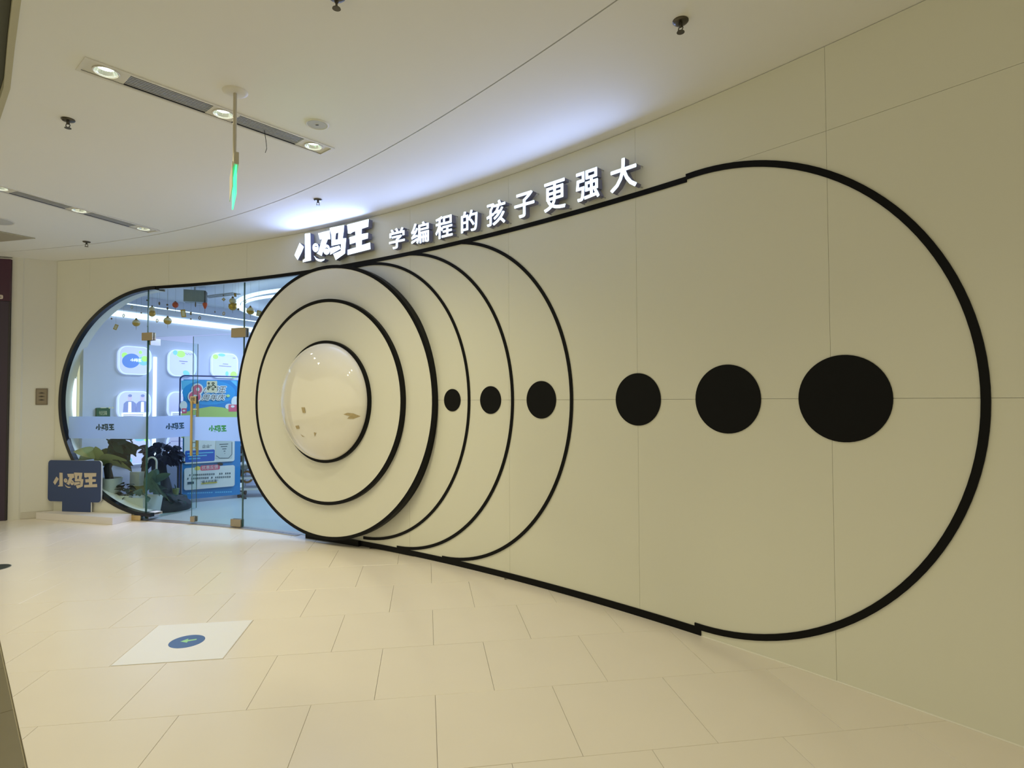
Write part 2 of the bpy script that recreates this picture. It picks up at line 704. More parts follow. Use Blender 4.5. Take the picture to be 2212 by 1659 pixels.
obj('panel', MB().prism([ccw(outer + wl[::-1] + [(-7.0, 7.95), (-9.0, 8.2)])], cp, .03, 0.0), M_CEIL, ceiling)


def edge_off(d):
    out = []
    for i, p in enumerate(EDGE):
        t = (Vector(EDGE[min(i + 1, len(EDGE) - 1)]) - Vector(EDGE[max(i - 1, 0)])).normalized()
        out.append(Vector(p) - Vector((-t.y, t.x)) * d)
    return out


def edge_strip(d0, d1, z0, z1):
    A, B = edge_off(d0), edge_off(d1)
    m = MB()
    vs = []
    for a, b in zip(A, B):
        zc = zceil(a.x)
        vs += [(a.x, a.y, zc + z0), (b.x, b.y, zc + z0), (a.x, a.y, zc + z1), (b.x, b.y, zc + z1)]
    fs = []
    for i in range(len(A) - 1):
        a, b = 4 * i, 4 * i + 4
        fs += [(a, a + 1, b + 1, b), (a + 2, b + 2, b + 3, a + 3), (a, b, b + 2, a + 2), (a + 1, a + 3, b + 3, b + 1)]
    n = len(vs)
    return m.add(vs, fs + [(0, 2, 3, 1), (n - 4, n - 3, n - 1, n - 2)])


# edge trim of the ceiling along the atrium and the higher, darker soffit beyond it
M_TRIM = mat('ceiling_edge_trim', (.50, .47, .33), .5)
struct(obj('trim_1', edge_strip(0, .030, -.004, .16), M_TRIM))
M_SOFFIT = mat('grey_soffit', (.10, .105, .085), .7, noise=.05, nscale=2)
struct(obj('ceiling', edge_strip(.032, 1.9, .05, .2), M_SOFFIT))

# ================================================================== FRONT WALL (curved, in panels)
S_L = s_of(-6.0)                 # inner corner on the left
SC, RC, ZC = 1.658, 1.449, 1.506   # right end of the capsule
SL, RL = -5.18, 1.44               # left end of the capsule
ZT, ZB = 2.937, .034               # top and bottom rails
backing = MB()
cols = list(np.linspace(-2.45, 6.2, 60))
for a, b in zip(cols[:-1], cols[1:]):
    A = [W(a, 0, -.055), W(b, 0, -.055), W(b, 0, -.12), W(a, 0, -.12)]
    za, zb = zceil(A[0].x) + .05, zceil(A[1].x) + .05
    backing.add([(p.x, p.y, 0) for p in A] + [(p.x, p.y, z) for p, z in zip(A, (za, zb, zb, za))], [(0, 1, 5, 4), (2, 3, 7, 6), (4, 5, 6, 7)])
wall_right = struct(obj('wall_right', backing, M_BACK))


def slab_cols(cols, thick=.05, front=0.0):
    """cols: (s, z0, z1) samples -> a curved slab"""
    m = MB()
    n = len(cols)
    vs = []
    for s, z0, z1 in cols:
        f0, b0 = W(s, 0, front), W(s, 0, front - thick)
        vs += [(f0.x, f0.y, z0), (f0.x, f0.y, z1), (b0.x, b0.y, z0), (b0.x, b0.y, z1)]
    fs = []
    for i in range(n - 1):
        a, b = 4 * i, 4 * i + 4
        fs += [(a, b, b + 1, a + 1), (a + 2, a + 3, b + 3, b + 2), (a + 1, b + 1, b + 3, a + 3), (a, a + 2, b + 2, b)]
    fs += [(0, 1, 3, 2), (4 * n - 4, 4 * n - 2, 4 * n - 1, 4 * n - 3)]
    return m.add(vs, fs)


gp = .0008
seams = [-2.45, -1.26, -.031, 1.2, 2.45, 3.68, 4.91, 6.14]
for a, b in zip(seams[:-1], seams[1:]):
    cs = list(np.linspace(a + gp, b - gp, 15))
    obj('panel', slab_cols([(s, .004, ZC - .006 - gp) for s in cs]), M_WALL, wall_right)
    obj('panel', slab_cols([(s, ZC - .006 + gp, 2.955 - gp) for s in cs]), M_WALL, wall_right)
tops = [S_L, -6.18, -4.95, -3.72, -2.49] + seams[1:]
for a, b in zip(tops[:-1], tops[1:]):
    cs = list(np.linspace(a + gp, b - gp, 15))
    obj('panel', slab_cols([(s, 2.955 + gp if s > -2.6 else 2.955, zceil(W(s, 0).x) - .003) for s in cs]), M_WALL, wall_right)
# the wall round the left end of the capsule opening
RO = RL + .002
lo, hi = [], []
ss = [S_L] + list(np.linspace(SL - RO, SL, 40))
for s in ss:
    h = math.sqrt(max(0, RO * RO - (s - SL) ** 2))
    lo.append((s, .004, max(.004 + .001, ZC - h)))
    hi.append((s, ZC + h, 2.955))
obj('panel', slab_cols([c_ for c_ in lo if c_[2] > .085]), M_WALL, wall_right)
obj('panel', slab_cols(hi), M_WALL, wall_right)
obj('panel', slab_cols([(s, ZT - .004, 2.955) for s in np.linspace(SL, -2.45, 40)]), M_WALL, wall_right)
# thin pale sealant line where wall meets floor
sl = MB()
M_SEAL = mat('pale_sealant', (.86, .84, .78), .5)
obj_seal = slab_cols([(s, .0005, .006) for s in np.linspace(-1.2, 6.1, 60)], .01, .004)
struct(obj('trim_2', obj_seal, M_SEAL))


# ================================================================== BLACK OUTLINES ON THE WALL
def band(path, w, d0=-.002, d1=.008):
    """ribbon of width w along path [(s, z)] on the wall"""
    P = [Vector(p) for p in path]
    L, R = [], []
    for i, p in enumerate(P):
        t = (P[min(i + 1, len(P) - 1)] - P[max(i - 1, 0)]).normalized()
        n = Vector((-t.y, t.x))
        L.append(p + n * w / 2)
        R.append(p - n * w / 2)
    m = MB()
    vs = []
    for l, r in zip(L, R):
        vs += [W(l.x, l.y, d1), W(r.x, r.y, d1), W(l.x, l.y, d0), W(r.x, r.y, d0)]
    fs = []
    for i in range(len(P) - 1):
        a, b = 4 * i, 4 * i + 4
        fs += [(a, a + 1, b + 1, b), (a, b, b + 2, a + 2), (a + 1, a + 3, b + 3, b + 1)]
    fs += [(0, 2, 3, 1), (len(vs) - 4, len(vs) - 3, len(vs) - 1, len(vs) - 2)]
    return m.add(vs, fs)


def arc(c, z, r, a0, a1, n=72):
    return [(c + r * math.cos(a), z + r * math.sin(a)) for a in np.linspace(a0, a1, n)]


cap = thing('capsule_outline', 'huge black capsule shaped line around the rings, dots and glass entrance', 'wall outline', W(0, 0))
obj('end_arc', band(arc(SC, ZC, RC, PI / 2 + .045, -PI / 2 - .03), .037), M_BLACK, cap)
obj('top_rail', band([(s, ZT) for s in np.linspace(-5.25, SC - .06, 120)], .037), M_BLACK, cap)
obj('base_rail', band([(s, ZB - .004) for s in np.linspace(-2.75, SC + .0, 100)], .05), M_BLACK, cap)
fr = band(arc(SL, ZC, RL - .012, PI / 2 - .02, PI * 1.5, 90), .045, -.05, .012)
M_FRAME = mat('black_steel_frame', (.008, .009, .012), .22, metal=.3)
obj('entrance_frame', fr, M_FRAME, cap)
for (c, z, r, lab) in ((-1.907, 1.502, 1.411, 'black curved line on the wall nearest the stepped disc'), (-1.433, 1.501, 1.441, 'black curved line on the wall between the first and the widest curve'), (-.833, 1.503, 1.45, 'black curved line farthest from the stepped disc, inside the capsule')):
    tag(obj('curved_band', band(arc(c, z, r, PI / 2 - (.14 if c > -1 else .10 if c > -1.6 else -.16), -PI / 2, 80), .028), M_BLACK), lab, 'wall band', 'curved black lines beside the disc')
DOTS = [(-.704, .205, 'smallest black dot on the wall, just right of the stepped disc'), (-.242, .240, 'black dot between the first and second curved lines'), (.313, .302, 'black dot inside the outermost curved line'), (1.202, .365, 'black dot just outside the outermost curved line'), (1.853, .424, 'second largest black dot, beside the largest one'), (2.511, .462, 'largest black dot, near the rounded end of the capsule')]
for s, d, lab in DOTS:
    m = MB().prism([circ(s, 1.5, d / 2, 56)], lambda u, v, k: W(u, v, k), -.002, .006)
    tag(obj('black_dot', m, M_BLACK), lab, 'wall dot', 'row of growing black dots')

# ================================================================== STEPPED DISC WITH DOME
AN = math.radians(29.2)
NV = Vector((-math.sin(AN), -math.cos(AN), 0))
C1, C2, C3 = Vector((-1.966, 6.072, 1.489)), Vector((-1.968, 6.028, 1.492)), Vector((-1.948, 5.985, 1.491))
disc = thing('stepped_disc', 'huge stepped round white wall disc with black rims and a shiny dome', 'wall sculpture', (-1.966, 6.072, 0))
obj('outer_disc', MB().lathe([(0, 0), (1.402, 0)], C1, NV, 128), M_DISCW, disc)
obj('outer_rim', MB().lathe([(1.400, -.10), (1.400, .003), (1.435, .003), (1.435, -.075), (1.41, -.10)], C1, NV, 128), M_BLACK, disc, True)
obj('middle_disc', MB().lathe([(0, 0), (1.038, 0)], C2, NV, 128), M_DISCW, disc)
obj('middle_rim', MB().lathe([(1.036, -.06), (1.036, .003), (1.070, .003), (1.070, -.06)], C2, NV, 128), M_BLACK, disc, True)
obj('dome_ring', MB().lathe([(.598, -.06), (.598, .004), (.632, .004), (.632, -.06)], C3, NV, 96), M_BLACK, disc, True)
dm = [(.604 * math.cos(t), -.004 + .235 * math.sin(t)) for t in np.linspace(0, PI / 2, 26)]
dm[-1] = (0, dm[-1][1])
obj('dome', MB().lathe(dm, C3, NV, 96), M_DOME, disc, True)
M_MARK = mat('dome_tan', (.44, .35, .19), .6, noise=.35, nscale=60)  # small mottled tan patches lying just off the dome surface
_ax = NV.orthogonal().normalized()
_tx = Vector((math.cos(AN), -math.sin(AN), 0))


def dome_pt(px, py, lift=.0012):
    """point on the dome under a direction of view"""
    d = Vector(ray(px, py))
    o = Vector((0, 0, EYE)) - C3
    ca, cb, cc = (Vector((v.dot(_tx) / .604, v.z / .604, (v.dot(NV)) / .235)) for v in (d, o, o))
    A_, B_, Cc = ca.dot(ca), 2 * ca.dot(cb), cb.dot(cb) - 1
    t_ = (-B_ - math.sqrt(B_ * B_ - 4 * A_ * Cc)) / (2 * A_)
    p = Vector((0, 0, EYE)) + d * t_
    q = p - C3
    return p + (_tx * (q.dot(_tx) / .365) + Vector((0, 0, q.z / .365)) + NV * (q.dot(NV) / .055)).normalized() * lift


for pts_ in ([(651, 880), (658, 880), (660, 892), (654, 892)], [(638, 920), (645, 919), (647, 926), (641, 927)], [(678, 934), (683, 935), (680, 943)], [(742, 895), (750, 892), (763, 893), (779, 899), (763, 905), (750, 904), (756, 899)], [(649, 938), (654, 942), (658, 944), (653, 943)]):
    P_ = [dome_pt(*p) for p in pts_]
    P0_ = [dome_pt(*p, lift=.0) for p in pts_]
    n_ = len(P_)
    obj('tan_mark', MB().add(P_ + P0_, [tuple(range(n_))] + [(i, (i + 1) % n_, n_ + (i + 1) % n_, n_ + i) for i in range(n_)]), M_MARK, disc)
base = MB()
vs = []
for s in np.linspace(-2.74, -1.95, 14):
    for o_ in (.035, -.03):
        for z in (0.001, .056):
            p = W(s, z, o_)
            vs.append(p)
fs = []
for i in range(13):
    a, b = 4 * i, 4 * i + 4
    fs += [(a, b, b + 1, a + 1), (a + 1, b + 1, b + 3, a + 3), (a + 2, a + 3, b + 3, b + 2)]
fs += [(0, 1, 3, 2), (52, 54, 55, 53)]
obj('base', base.add(vs, fs), M_BLACK, disc)

# ================================================================== ILLUMINATED SIGN
SB, SF = .028, .085             # back and face of the channel letters, off the wall


def channel_letter(name, label, loops, group):
    A = np.vstack([np.array(l) for l in loops])
    c = A.mean(0)
    t = thing(name, label, 'sign letter', W(c[0], A[:, 1].min(), SB), group)
    fn = lambda u, v, d: W(u, v, d)
    obj('face', MB().prism(loops, fn, SF - .004, SF), M_SIGNFACE, t)
    obj('return', MB().prism(loops, fn, SB, SF - .005), M_SIGNSIDE, t)
    pins = MB()
    vs, trs = tri2d(loops)
    V = np.array(vs)
    cen = np.array([V[list(k)].mean(0) for k in trs])
    for tgt in ((A[:, 0].min(), A[:, 1].min()), (A[:, 0].max(), A[:, 1].min()), (A[:, 0].min(), A[:, 1].max()), (A[:, 0].max(), A[:, 1].max())):
        q = cen[np.argmin(((cen - np.array(tgt)) ** 2).sum(1))]
        pins.tube([W(q[0], q[1], 0), W(q[0], q[1], SB + .004)], .005, 6)
    obj('standoff_pins', pins, M_STEEL, t)['kind'] = 'stuff'
    mn, mx = A.min(0), A.max(0)
    lt = bpy.data.lights.new('letter_light', 'AREA')
    lt.shape = 'RECTANGLE'
    lt.size, lt.size_y = float(mx[0] - mn[0]) * .8, float(mx[1] - mn[1]) * .8
    lt.energy = SIGN_W * float((mx[0] - mn[0]) * (mx[1] - mn[1])) / .044
    lt.color = SIGN_GLOW
    lo2 = bpy.data.objects.new('letter_light', lt)
    COL.objects.link(lo2)
    cm = (mn + mx) / 2
    p0, p1 = W(cm[0], cm[1], SF + .002), W(cm[0], cm[1], SF + 1)
    lo2.location = p0
    lo2.rotation_euler = (p1 - p0).to_track_quat('-Z', 'Y').to_euler()
    return t


LU, LV = -2.3066, 3.168
g = 'lit logo characters over the disc'
channel_letter('sign_letter', 'lit chunky logo character with a separate slanting dot, first over the disc', logo_loops(('xiao',), LU, LV), g)
channel_letter('sign_letter', 'lit chunky logo character with smiling face, middle one over the disc', logo_loops(('ma',), LU, LV), g)
channel_letter('sign_letter', 'lit chunky logo character of three crossbars and a stem, last over the disc', logo_loops(('wang',), LU, LV), g)
SLOGAN = {'学': 'of three short strokes over a roof, first of the slogan', '编': 'dense narrow one, second of the slogan', '程': 'with a small square box top right, third of the slogan', '的': 'with two upright boxes on the left, fourth of the slogan', '孩': 'with crossing slanted strokes, fifth of the slogan', '子': 'with a single long crossbar, sixth of the slogan', '更': 'with a flat top bar and gridded box, seventh of the slogan', '强': 'tall dense one, eighth of the slogan', '大': 'like a striding figure, last of the slogan'}
for i, (ch, w_, z0, z1) in enumerate((('学', .216, 2.984, 3.186), ('编', .236, 2.984, 3.186), ('程', .218, 2.982, 3.188), ('的', .197, 2.982, 3.172), ('孩', .212, 2.980, 3.187), ('子', .213, 2.982, 3.184), ('更', .213, 2.968, 3.197), ('强', .214, 2.972, 3.194), ('大', .221, 2.966, 3.190))):
    sc = -1.358 + i * .3141
    bd = .0036
    L = [[(x + bd * math.cos(k * PI / 3), y + bd * math.sin(k * PI / 3)) for x, y in l] for k in range(6) for l in fit_text(ch, sc - w_ / 2 + bd, z0 + bd, sc + w_ / 2 - bd, z1 - bd, 0)]
    channel_letter('sign_letter', 'lit white character ' + SLOGAN[ch], L, 'lit slogan characters')

# ================================================================== GLASS ENTRANCE
G0, G1, GM, G2, G3 = -6.66, -5.31, -4.575, -3.80, -2.35
GO = -.045                      # glass behind the wall face


def gplane(sa, sb):
    a, b = W(sa, 0, GO), W(sb, 0, GO)
    return Plane((a.x, a.y), (b.x - a.x, b.y - a.y)), (b - a).length


def pane(pl, loop, parent, name='glass_pane', th=.012):
    return obj(name, MB().prism([ccw(loop)], lambda u, v, d: pl(u, v, d), -th / 2, th / 2, 0, 1), [M_GLASS, M_GLASSE], parent)


def band_logo(pl, u0, u1, lu, col, parent, lw=.29):
    f = obj('frosted_band', MB().prism([[(u0, 1.022), (u1, 1.022), (u1, 1.308), (u0, 1.308)]], lambda u, v, d: pl(u, v, d), .0075, .0082), M_FROST, parent)
    obj('band_logo', MB().prism(logo_loops(ALL3, lu, 1.168, lw / 1.146), lambda u, v, d: pl(u, v, d), .0086, .0092), col, parent)
    return f


M_LOGOG = mat('logo_print_dark', (.02, .06, .09), .5)
M_LOGOG2 = mat('logo_print_green', (.04, .36, .14), .5)
# window_1: fixed pane with the rounded left end
pl1, l1 = gplane(G0, G1)
win1 = struct(thing('window_1', 'fixed glass pane with a rounded left end beside the blue sign', 'window', pl1(0, 0)))
sc_ = l1 / (G1 - G0)
loopw = []
for a in np.linspace(PI / 2, PI * 1.5, 48):
    loopw.append(((SL + (RL + .01) * math.cos(a) - G0) * sc_, ZC + (RL + .005) * math.sin(a)))
loopw = [(max(u, .005), z) for u, z in loopw]
loopw = [p for p in loopw if p[0] < l1 - .002]
lw_ = [(l1 - .003, loopw[0][1])] + loopw + [(l1 - .003, max(loopw[-1][1], .04))]
pane(pl1, lw_, win1)
u_left = (SL - math.sqrt(RL ** 2 - .4 ** 2) - G0) * sc_ + .05
band_logo(pl1, u_left, l1 - .004, l1 - .63, M_LOGOG, win1)
obj('edge_seal', MB().prism([[(l1 - .004, .03), (l1 + .004, .03), (l1 + .004, 2.92), (l1 - .004, 2.92)]], lambda u, v, d: pl1(u, v, d), -.008, .008), M_GLASSE, win1)
# pale reveal around the rounded end
rv = MB()
vs = []
NA = 60
for a in np.linspace(PI / 2, PI * 1.5, NA):
    for o_, r_ in ((-.05, RL - .03), (-.17, RL - .03), (-.17, RL - .0), (-.05, RL)):
        vs.append(W(SL + r_ * math.cos(a), max(ZC + r_ * math.sin(a), .02), o_))
fs = [(4 * i + k, 4 * i + (k + 1) % 4, 4 * i + 4 + (k + 1) % 4, 4 * i + 4 + k) for i in range(NA - 1) for k in range(4)]
struct(obj('trim_3', rv.add(vs, fs), M_WHITE))
fg = MB()
for a_, b_ in ((-.19, -.02),):
    q0, q1 = pl1(l1 + a_, 0, .010), pl1(l1 + b_, 0, .010)
    fg.prism([[(l1 + a_, .004), (l1 + b_, .004), (l1 + b_, .068), (l1 + a_, .068)]], lambda u, v, d: pl1(u, v, d), .050, .060)
obj('floor_fitting', fg, M_GOLD, win1)
# transom above the doors and fixed pane right of them
pl2, l2 = gplane(G1, G2)
win2 = struct(thing('window_2', 'fixed glass pane above the glass doors', 'window', pl2(0, 2.31)))
pane(pl2, [(.005, 2.315), (l2 - .005, 2.315), (l2 - .005, 2.92), (.005, 2.92)], win2)
pl3, l3 = gplane(G2, G3)
win3 = struct(thing('window_3', 'fixed glass pane between the doors and the stepped disc', 'window', pl3(0, 0)))
pane(pl3, [(.004, .012), (l3, .012), (l3, 2.92), (.004, 2.92)], win3)
band_logo(pl3, .004, .6, .3, M_LOGOG2, win3)
obj('edge_seal', MB().prism([[(-.004, .012), (.004, .012), (.004, 2.92), (-.004, 2.92)]], lambda u, v, d: pl3(u, v, d), -.008, .008), M_GLASSE, win3)


def fitting(pl, u0, u1, z0, z1, parent, name='hinge_fitting', m=None, t=.02):
    """patch fitting clamped over the glass"""
    k = MB()
    k.prism([rrect(u0, z0, u1, z1, .006, 2)], lambda u, v, d: pl(u, v, d), .007, .007 + t)
    k.prism([rrect(u0, z0, u1, z1, .006, 2)], lambda u, v, d: pl(u, v, d), -.007 - t, -.007)
    return obj(name, k, m or M_BRASS, parent)


# right leaf, closed
ua = (GM - G1) / (G2 - G1) * l2
door1 = struct(thing('door_1', 'closed right leaf of the glass door with a gold bar handle', 'door', pl2(ua, 0)))
pane(pl2, [(ua + .004, .02), (l2 - .008, .02), (l2 - .008, 2.30), (ua + .004, 2.30)], door1)
band_logo(pl2, ua + .004, l2 - .008, ua + .40, M_LOGOG2, door1, .27)
fitting(pl2, l2 - .17, l2 + .045, 2.262, 2.375, door1)
fitting(pl2, l2 - .155, l2 - .006, .012, .10, door1)
fitting(pl2, ua + .01, ua + .075, .03, .095, door1, 'floor_lock')
for o_ in (-.045, .045):
    handle = obj('handle', MB().tube([pl2(ua + .035, .835, o_), pl2(ua + .035, 1.50, o_)], .0155, 12), M_GOLD, door1, True)
for z in (.93, 1.40):
    obj('handle_post', MB().tube([pl2(ua + .035, z, -.045), pl2(ua + .035, z, .045)], .008, 8), M_GOLD, handle, True)
# left leaf, swung inwards
hp = pl2(.012, 0)
far = on_z(429, 1099, 0)
pl4 = Plane((hp.x, hp.y), (far.x - hp.x, far.y - hp.y))
LW = .765
door2 = struct(thing('door_2', 'left leaf of the glass door standing open into the shop', 'door', hp))
pane(pl4, [(.004, .02), (LW, .02), (LW, 2.30), (.004, 2.30)], door2)
band_logo(pl4, .004, LW, .40, M_LOGOG, door2, .29)
fitting(pl2, -.075, .10, 2.275, 2.375, door2)
fitting(pl4, .008, .15, 2.22, 2.305, door2, m=M_STEEL)
fitting(pl4, .008, .16, .014, .105, door2, m=M_STEEL)
dl = MB()
dl.prism([rrect(LW - .085, 1.03, LW - .02, 1.24, .008, 2)], lambda u, v, d: pl4(u, v, d), .0095, .05)
obj('door_lock', dl, M_DARK, door2)
for o_ in (-.045, .045):
    handle = obj('handle', MB().tube([pl4(LW - .05, .835, o_), pl4(LW - .05, 1.50, o_)], .0155, 12), M_STEEL, door2, True)
for z in (.93, 1.40):
    obj('handle_post', MB().tube([pl4(LW - .05, z, -.045), pl4(LW - .05, z, .045)], .008, 8), M_STEEL, handle, True)
# threshold strip
th = MB()
vs = []
for s in np.linspace(-5.5, -2.9, 12):
    for o_ in (.02, -.11):
        for z in (-.004, .006):
            vs.append(W(s, z, o_))
fs = []
for i in range(11):
    a, b = 4 * i, 4 * i + 4
    fs += [(a, b, b + 1, a + 1), (a + 1, b + 1, b + 3, a + 3), (a + 2, a + 3, b + 3, b + 2)]
fs += [(0, 1, 3, 2), (44, 46, 47, 45)]
struct(obj('trim_4', th.add(vs, fs), mat('threshold_metal', (.42, .38, .33), .35, metal=.6)))
# things stuck to the closed leaf
M_STICK = mat('sticker_white', (.50, .72, .95), .5)
st = thing('door_sticker', 'pale square sticker with two line-drawn people on the glass door', 'sticker', pl2(ua + .2, 1.6))
u0, z1 = pl2.uv(447.5, 823)
u1, z0 = pl2.uv(470, 848)
fn2 = lambda u, v, d: pl2(u, v, d)
obj('sheet', MB().prism([rrect(u0, z0, u1, z1, .012, 3)], fn2, .0065, .0075), M_STICK, st)
pk = MB()
wq, hq = u1 - u0, z1 - z0


def stroke(P, w):
    out = []
    for a, b in zip(P[:-1], P[1:]):
        a, b = Vector(a), Vector(b)
        t = (b - a).normalized()
        n = Vector((-t.y, t.x)) * w / 2
        out.append(ccw([tuple(a + n), tuple(a - n), tuple(b - n), tuple(b + n)]))
    return out


for L in ([(.12, .80), (.20, .86), (.28, .80), (.22, .70), (.12, .80)], [(.08, .25), (.14, .55), (.20, .20)], [(.20, .62), (.30, .35), (.36, .62)], [(.50, .82), (.62, .86), (.74, .80), (.66, .70), (.52, .74), (.50, .82)], [(.42, .48), (.60, .64), (.78, .56), (.92, .44), (.74, .44)], [(.54, .44), (.54, .22)], [(.68, .44), (.68, .22), (.50, .26)]):
    for q in stroke([(u0 + a * wq, z0 + b * hq) for a, b in L], .011):
        pk.prism([q], fn2, .0078, .0082)
obj('drawing', pk, M_LOGOG, st)['kind'] = 'stuff'
cr = thing('card_reader', 'small tan box with black lettering above the gold door handle', 'card reader', pl2(ua + .05, 1.5))
u0, z1 = pl2.uv(415, 856)
u1, z0 = pl2.uv(428, 872)
obj('body', MB().prism([rrect(u0, z0, u1, z1, .006, 2)], fn2, .007, .03), mat('tan_plastic', (.55, .45, .30), .5), cr)
obj('lettering', MB().prism(fit_text('搜', u0 + .012, z0 + .035, u1 - .018, z1 - .012, .03), fn2, .0305, .0312), M_DARK, cr)
obj('side_face', MB().prism([[(u1 - .012, z0), (u1 + .006, z0), (u1 + .006, z1), (u1 - .012, z1)]], fn2, .007, .0295), M_DARK, cr)

# ================================================================== SHOP INTERIOR
A0 = np.array([-5.72, 7.62])
WD = np.array([.465, .885])
SW = Plane(A0, WD)                      # left side wall of the shop, faces right
fnS = lambda u, v, d: SW(u, v, d)
ZSC = 3.02
mbw = MB().prism([[(.06, 0), (6.5, 0), (6.5, ZSC), (.06, ZSC)]], fnS, -.08, 0)
struct(obj('wall_interior', mbw, M_SHOPWALL))
bk = Plane(A0 + SW.d * 6.5, (SW.n[0], SW.n[1]))
struct(obj('wall_back', MB().prism([[(0, 0), (4.85, 0), (4.85, ZSC), (0, ZSC)]], lambda u, v, d: bk(u, v, -d), -.08, 0), M_SHOPWALL))
rw = Plane(np.array(bk(4.85, 0)[:2]), -SW.d)
struct(obj('wall_side', MB().prism([[(0, 0), (5.86, 0), (5.86, ZSC), (0, ZSC)]], lambda u, v, d: rw(u, v, d), -.08, 0), M_SHOPWALL))
fl = [tuple(W(s, 0, -.05)[:2]) for s in np.linspace(-6.5, -1.5, 24)]
far_r = [tuple(rw(0, 0)[:2]), tuple(bk(0, 0)[:2])]
shop_loop = ccw(fl + far_r + [tuple(SW(.05, 0)[:2])])
struct(obj('floor', MB().prism([shop_loop], lambda u, v, d: Vector((u, v, d)), -.004, .004), M_SHOPFLOOR))
struct(obj('ceiling', MB().prism([ccw([tuple(W(s, 0, -.07)[:2]) for s in np.linspace(-6.5, -1.5, 24)] + far_r + [tuple(SW(0, 0)[:2])])], lambda u, v, d: Vector((u, v, ZSC + d)), 0, .06), M_SHOPCEIL))
hdr = slab_cols([(s, 2.93, ZSC + .05) for s in np.linspace(-6.5, -2.45, 40)], .03, -.05)
struct(obj('trim_5', hdr, M_WHITE))
# cove along the side wall
cove = MB()
cove.prism([[(.22, 2.765), (6.4, 2.765), (6.4, 2.85), (.22, 2.85)]], fnS, .001, .16)
struct(obj('trim_6', cove, M_SHOPCEIL))
t = thing('cove_light', 'long bright strip light running along the top of the shop side wall', 'light strip', SW(0, 2.7))
obj('strip', MB().prism([[(.12, 2.685), (6.3, 2.685), (6.3, 2.762), (.12, 2.762)]], fnS, .002, .03), M_LED, t)
t = thing('cove_light', 'hair-thin strip light on the ledge above the bright one in the shop', 'light strip', SW(0, 2.85))
obj('strip', MB().prism([[(.22, 2.852), (6.3, 2.852), (6.3, 2.866), (.22, 2.866)]], fnS, .13, .155), M_LED, t)
for xa, xb, ya, yb, lab in ((150, 161, 772, 1000, 'bright vertical light strip at the outer end of the shop wall'), (331, 334.5, 771, 1000, 'thin vertical light strip between the first and second lit panels')):
    u0, za = SW.uv(xa, ya)
    u1, zb = SW.uv(xb, yb)
    if u0 < -.1:
        p0 = at(xa, ya, 7.74)
        p1 = at(xb, yb, 7.74)
        m = MB().box(((p0.x + p1.x) / 2, 7.74, (p0.z + p1.z) / 2), (abs(p1.x - p0.x), .03, abs(p0.z - p1.z)))
    else:
        m = MB().prism([[(u0, zb), (u1, zb), (u1, za), (u0, za)]], fnS, .0, .02)
    tag(obj('light_strip', m, M_LED), lab, 'light strip')
# ring lamps
for rc, r0, z, w_, lab in ((Vector((-2.0, 9.2)), 2.12, 2.88, .06, 'outermost and widest glowing ring lamp under the shop ceiling'), (Vector((-2.51, 8.95)), 1.50, 2.86, .035, 'middle glowing ring lamp under the shop ceiling'), (Vector((-2.45, 9.0)), 1.08, 2.86, .035, 'innermost glowing ring lamp under the shop ceiling')):
    t = thing('ring_lamp', lab, 'ring lamp', (rc.x, rc.y, z), 'ring lamps of the shop')
    obj('light_ring', MB().lathe([(r0, .0), (r0, .03), (r0 + w_, .03), (r0 + w_, 0), (r0, 0)], (rc.x, rc.y, z), (0, 0, 1), 72), M_LEDRING, t)
    for k in range(3):
        a = 2 * PI * k / 3 + .7
        wr = MB()
        wr.tube([(rc.x + (r0 + w_ / 2) * math.cos(a), rc.y + (r0 + w_ / 2) * math.sin(a), zz) for zz in (z + .03, ZSC)], .002, 5)
        obj('wire', wr, M_STEEL, t)
ld = bpy.data.lights.new('ring_light', 'AREA')
ld.shape = 'DISK'
ld.size = 2.0
ld.energy = SHOP_W
ld.color = SHOP_LIGHT
lo_ = bpy.data.objects.new('ring_light', ld)
COL.objects.link(lo_)
lo_.location = (-2.9, 8.7, 2.83)

# lit wall panels: three columns, three rows
M_PANEL = mat('lit_panel_face', (.6, .62, .8), .4, emit=(.56, .58, .92), es=.56)
M_PANEL_B = mat('lit_panel_body', (.75, .8, .9), .4, emit=(.56, .66, 1.0), es=.74)
M_PBLUE = mat('panel_blue', (.10, .22, .60), .4, emit=(.10, .24, .75), es=.55)
M_PGREEN = mat('panel_green', (.40, .80, .15), .4, emit=(.45, .90, .22), es=.65)
M_PTEAL = mat('panel_teal', (.20, .55, .65), .4, emit=(.25, .62, .80), es=.55)
M_PTEXT = mat('panel_text', (.20, .20, .42), .5, emit=(.18, .18, .42), es=.5)
M_PSUIT = mat('panel_suit', (.22, .26, .52), .5, emit=(.22, .27, .58), es=.55)
M_PSKIN = mat('panel_skin', (.60, .50, .66), .5, emit=(.56, .48, .72), es=.6)
M_PWHITE = mat('panel_white', (.85, .88, .95), .4, emit=(.8, .86, 1.0), es=.85)
U = [SW.uv(*p) for p in ((252, 779), (323, 779), (360, 785), (420, 785), (453, 788), (510, 788))]
colsU = [(U[0][0], U[1][0]), (U[2][0], U[3][0]), (U[4][0], U[5][0])]
z_r1 = (SW.uv(287, 809.5)[1], SW.uv(287, 748.5)[1])
dz = (SW.uv(287, 748.5)[1] - SW.uv(287, 845)[1])
LABS = [['lit rounded wall panel with the logo on a blue blob, top row nearest the glass', 'lit rounded wall panel with green blob top edge, middle of the top row', 'lit rounded wall panel with green corners, top row farthest from the glass'],
        ['lit rounded wall panel with a picture of two people in jackets', 'lit rounded wall panel with one person in a jacket, half behind the poster', None],
        ['lit rounded wall panel of the lowest row behind the leafy plant', 'lit rounded wall panel of the lowest row, between dark tree and poster', None]]
